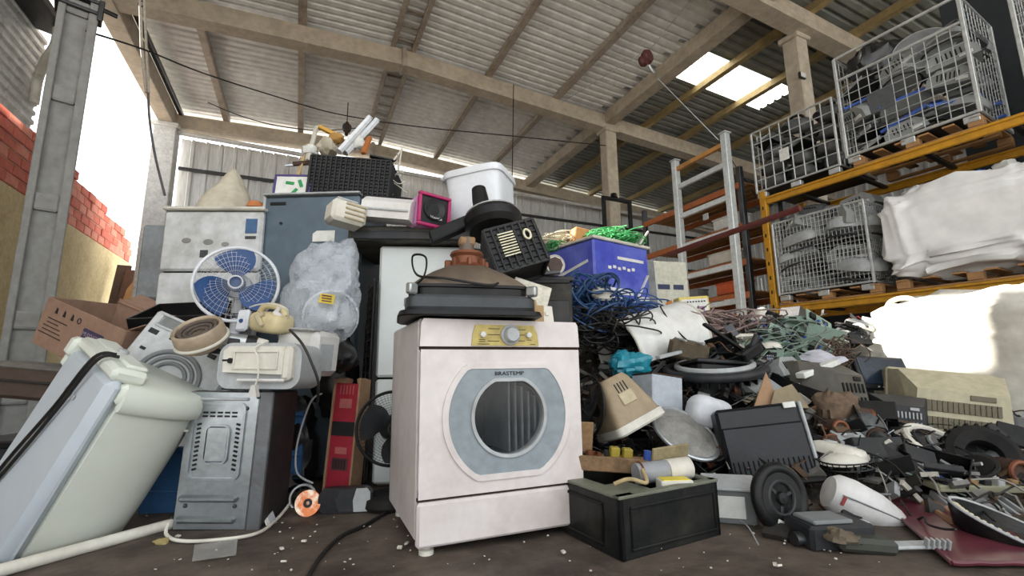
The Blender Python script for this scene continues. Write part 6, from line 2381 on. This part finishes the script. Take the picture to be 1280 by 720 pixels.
for k in range(6):
    MB().cyl((-.1 + k * .04, -.022, .015), (-.1 + k * .04, -.03, .015), .006, n=8).build('button', LGREY, t)
g = MB()
g.surf(lambda a, b: Vector((-.2 + .42 * a, .0 + .24 * b, .02 + .1 * a + .03 * noise.noise(Vector((a * 3, b * 3, 5))))), 10, 8)
tag(g.build('paper_sheet', mat('lilac_paper', 'c4c3cc', .7, dirt=.2), None, loc=P(1022, 472, 3.2), rot=(R(20), 0, R(10)), angle=70), 'pale lilac sheet curling out above the grey television', 'sheet')
t = thing('brown_foam', 'rough brown foam lump left of the grey television', 'foam', P(1045, 520, 2.85))
g = MB()
g.blob(.11, .08, .12, .8, 26, 16, .4, 10, 6, c=(0, 0, .02), fine=.5)
g.build('lump', mat('foam_brown', '6a5847', .95, dirt=.7, dcol='3a3028', scale=22, bump=.8), t)
# ring, tyre, glass, strip
t = thing('drum_hoop', 'cream plastic hoop with dark centre lying before the beige television', 'hoop', P(1178, 560, 2.65), (R(38), R(12), R(8)))
MB().torus(.17, .02, 40, 8, (0, 0, 0), sx=1.1, sy=.9).build('hoop', OFFW, t)
MB().lathe([(0, .01), (.08, .0), (.14, -.02), (.15, -.03), (0, -.03)], 30).build('centre_disc', DGREY, t)
MB().torus(.07, .01, 24, 6, (0, 0, .012)).build('inner_ring', GREY, t)
t = thing('tyre', 'small black rubber tyre below the beige television', 'tyre', P(1228, 572, 2.55), (R(62), R(-20), R(-8)))
MB().lathe([(.08, -.035), (.13, -.05), (.16, -.035), (.17, 0), (.16, .035), (.13, .05), (.08, .035), (.075, 0), (.08, -.035)], 36).build('tread', RUBBER, t)
for k in range(24):
    a_ = 2 * PI * k / 24
    MB().box((.166 * math.cos(a_), .166 * math.sin(a_), 0), (.012, .014, .07), .002, (0, 0, a_)).build('tread_block', RUBBER, t)
GLS = mat('green_glass', '9fb8a8', .1, dirt=.4, dcol='7d8a7c', alpha=.7, spec=.7)
for k, (px, py, w_, h_, rx, lb) in enumerate(((1122, 598, .22, .13, -40, 'largest pale green glass shard in front of the heap'), (1140, 575, .14, .12, -20, 'smaller green glass shard behind the largest one'), (1160, 590, .12, .1, -55, 'dusty glass shard right of the green shards'))):
    g = MB()
    g.prism([(-w_ / 2, 0), (w_ / 2, .01), (w_ * .35, h_ * .8), (-w_ * .1, h_), (-w_ * .42, h_ * .6)], 0, .005)
    tag(g.build('glass_shard', GLS, None, False, loc=P(px, py, 2.55 + .1 * (k == 1)), rot=(R(rx), 0, R(10 * k))), lb, 'glass', 'glass shards')
t = thing('board_strip', 'long olive circuit strip lying at the right edge of the heap', 'circuit board', P(1228, 612, 2.35), (R(6), R(2), R(2)))
MB().box((0, 0, .015), (.5, .09, .03), .004).build('strip', mat('strip_olive', '8d8c74', .6, dirt=.5), t)
for k in range(7):
    MB().box((-.2 + k * .065, -.02, .04), (.035, .03, .03), .003).build('component', (DGREY, LGREY, BROWNPCB)[k % 3], t)
t = thing('metal_plate', 'grey slatted metal chassis at the lower right edge of the heap', 'chassis', P(1225, 640, 2.3), (R(20), R(4), R(-6)))
MB().box((0, 0, .0), (.36, .2, .015), .003).build('plate', GREY, t)
for k in range(8):
    MB().box((-.15 + k * .043, 0, .025), (.014, .18, .03), .003).build('slat', LGREY, t)

# ---------------------------------------------------------------- individually scattered scrap
LM = [('the open cabinet', 815, 640), ('the mesh lid', 857, 541), ('the teal bag', 787, 456), ('the beige monitor', 775, 500), ('the pale carton', 835, 490), ('the washer ring', 893, 455), ('the black printer', 972, 555), ('the green circuit boards', 985, 430), ('the white vacuum body', 1068, 625), ('the wheel disc', 985, 637), ('the grey television', 1075, 487), ('the beige television', 1200, 520), ('the white hoop', 1175, 555), ('the glass shards', 1125, 592), ('the maroon sheet', 1165, 650), ('the blue cables', 740, 385), ('the white drum', 812, 405), ('the brown foam lump', 1045, 505), ('the navy monitor', 1112, 467), ('the wire basket', 1062, 575), ('the sunlit sack', 1150, 430), ('the small tyre', 1228, 560)]
rs = random.Random(2024)
KINDS = ['circuit_board', 'electric_motor', 'bent_bracket', 'black_casing', 'heat_sink', 'keyboard', 'drive_unit', 'power_supply', 'speaker_driver', 'cable_coil', 'white_casing', 'flat_player', 'monitor_shell', 'black_casing', 'bent_bracket', 'electric_motor', 'cable_coil', 'black_casing', 'grey_casing', 'circuit_board']
cnt = 0
seen = {}
tries = 0
while cnt < 230 and tries < 4000:
    tries += 1
    px, py = rs.uniform(735, 1285), rs.uniform(395, 640)
    if px < 900 and py > 580 or (px > 1150 and py < 500) or (py > 610 and px < 1120):
        continue
    p_ = hp(px, py)
    if any(a_ < px < b_ and c_ < py < d_ for a_, c_, b_, d_ in ((905, 500, 1035, 612), (805, 505, 905, 575), (735, 455, 815, 545), (1025, 445, 1120, 525), (1105, 440, 1270, 565), (1130, 530, 1220, 580), (1020, 585, 1115, 640), (760, 435, 870, 515), (858, 485, 915, 530), (1085, 600, 1285, 640))):
        continue
    if p_.z < .06 or p_.y > 4.6 or p_.x > 3.9:
        continue
    kd = KINDS[cnt % len(KINDS)]
    best = min(LM, key=lambda l: (l[1] - px) ** 2 + (l[2] - py) ** 2)
    dx, dy = px - best[1], py - best[2]
    rel = ('right of' if dx > 0 else 'left of') if abs(dx) > abs(dy) * 1.2 else ('just below' if dy > 0 else 'just above')
    where = rel + ' ' + best[0] + ' in the heap'
    key = (kd, where)
    if seen.get(key, 0) >= 1:
        continue
    seen[key] = seen.get(key, 0) + 1
    sc = rs.uniform(.55, .95) * (.8 if kd in ('monitor_shell', 'keyboard', 'flat_player', 'grey_casing') else 1.05)
    put(kd, p_ + Vector((0, .02, -.01)), (rs.uniform(-.7, .7), rs.uniform(-.7, .7), rs.uniform(0, 6.3)), where, sc, 'scattered scrap in the right heap')
    cnt += 1

# litter on the floor
LIT = mat('litter_white', 'c9c4b8', .8, dirt=.3)
g = MB()
for k in range(150):
    px, py = rs.uniform(180, 1100), rs.uniform(640, 719)
    p_ = FL(px, py)
    s = rs.uniform(.0015, .006) if k % 9 else .012
    g.box((p_.x, p_.y, .012), (s * 1.5, s, s * .5), 0, Euler((rs.uniform(-.4, .4), 0, rs.uniform(0, 6))).to_matrix().to_4x4())
tag(g.build('floor_litter', LIT, None, False), 'tiny white chips littered over the dark floor', 'litter', kind='stuff')
for k, (px, py) in enumerate(((200, 680), (1010, 678))):
    g = MB()
    g.blob(.03, .02, .012, .8, 14, 8, .6, 30, k, c=(0, 0, .008), fine=.5)
    tag(g.build('scrap_tuft', mat('tuft_straw', '9c8c5c', .9), None, loc=FL(px, py)), ('straw-coloured tuft on the floor by the cream pipe', 'small pinkish scrap on the floor before the wheel disc')[k], 'scrap')
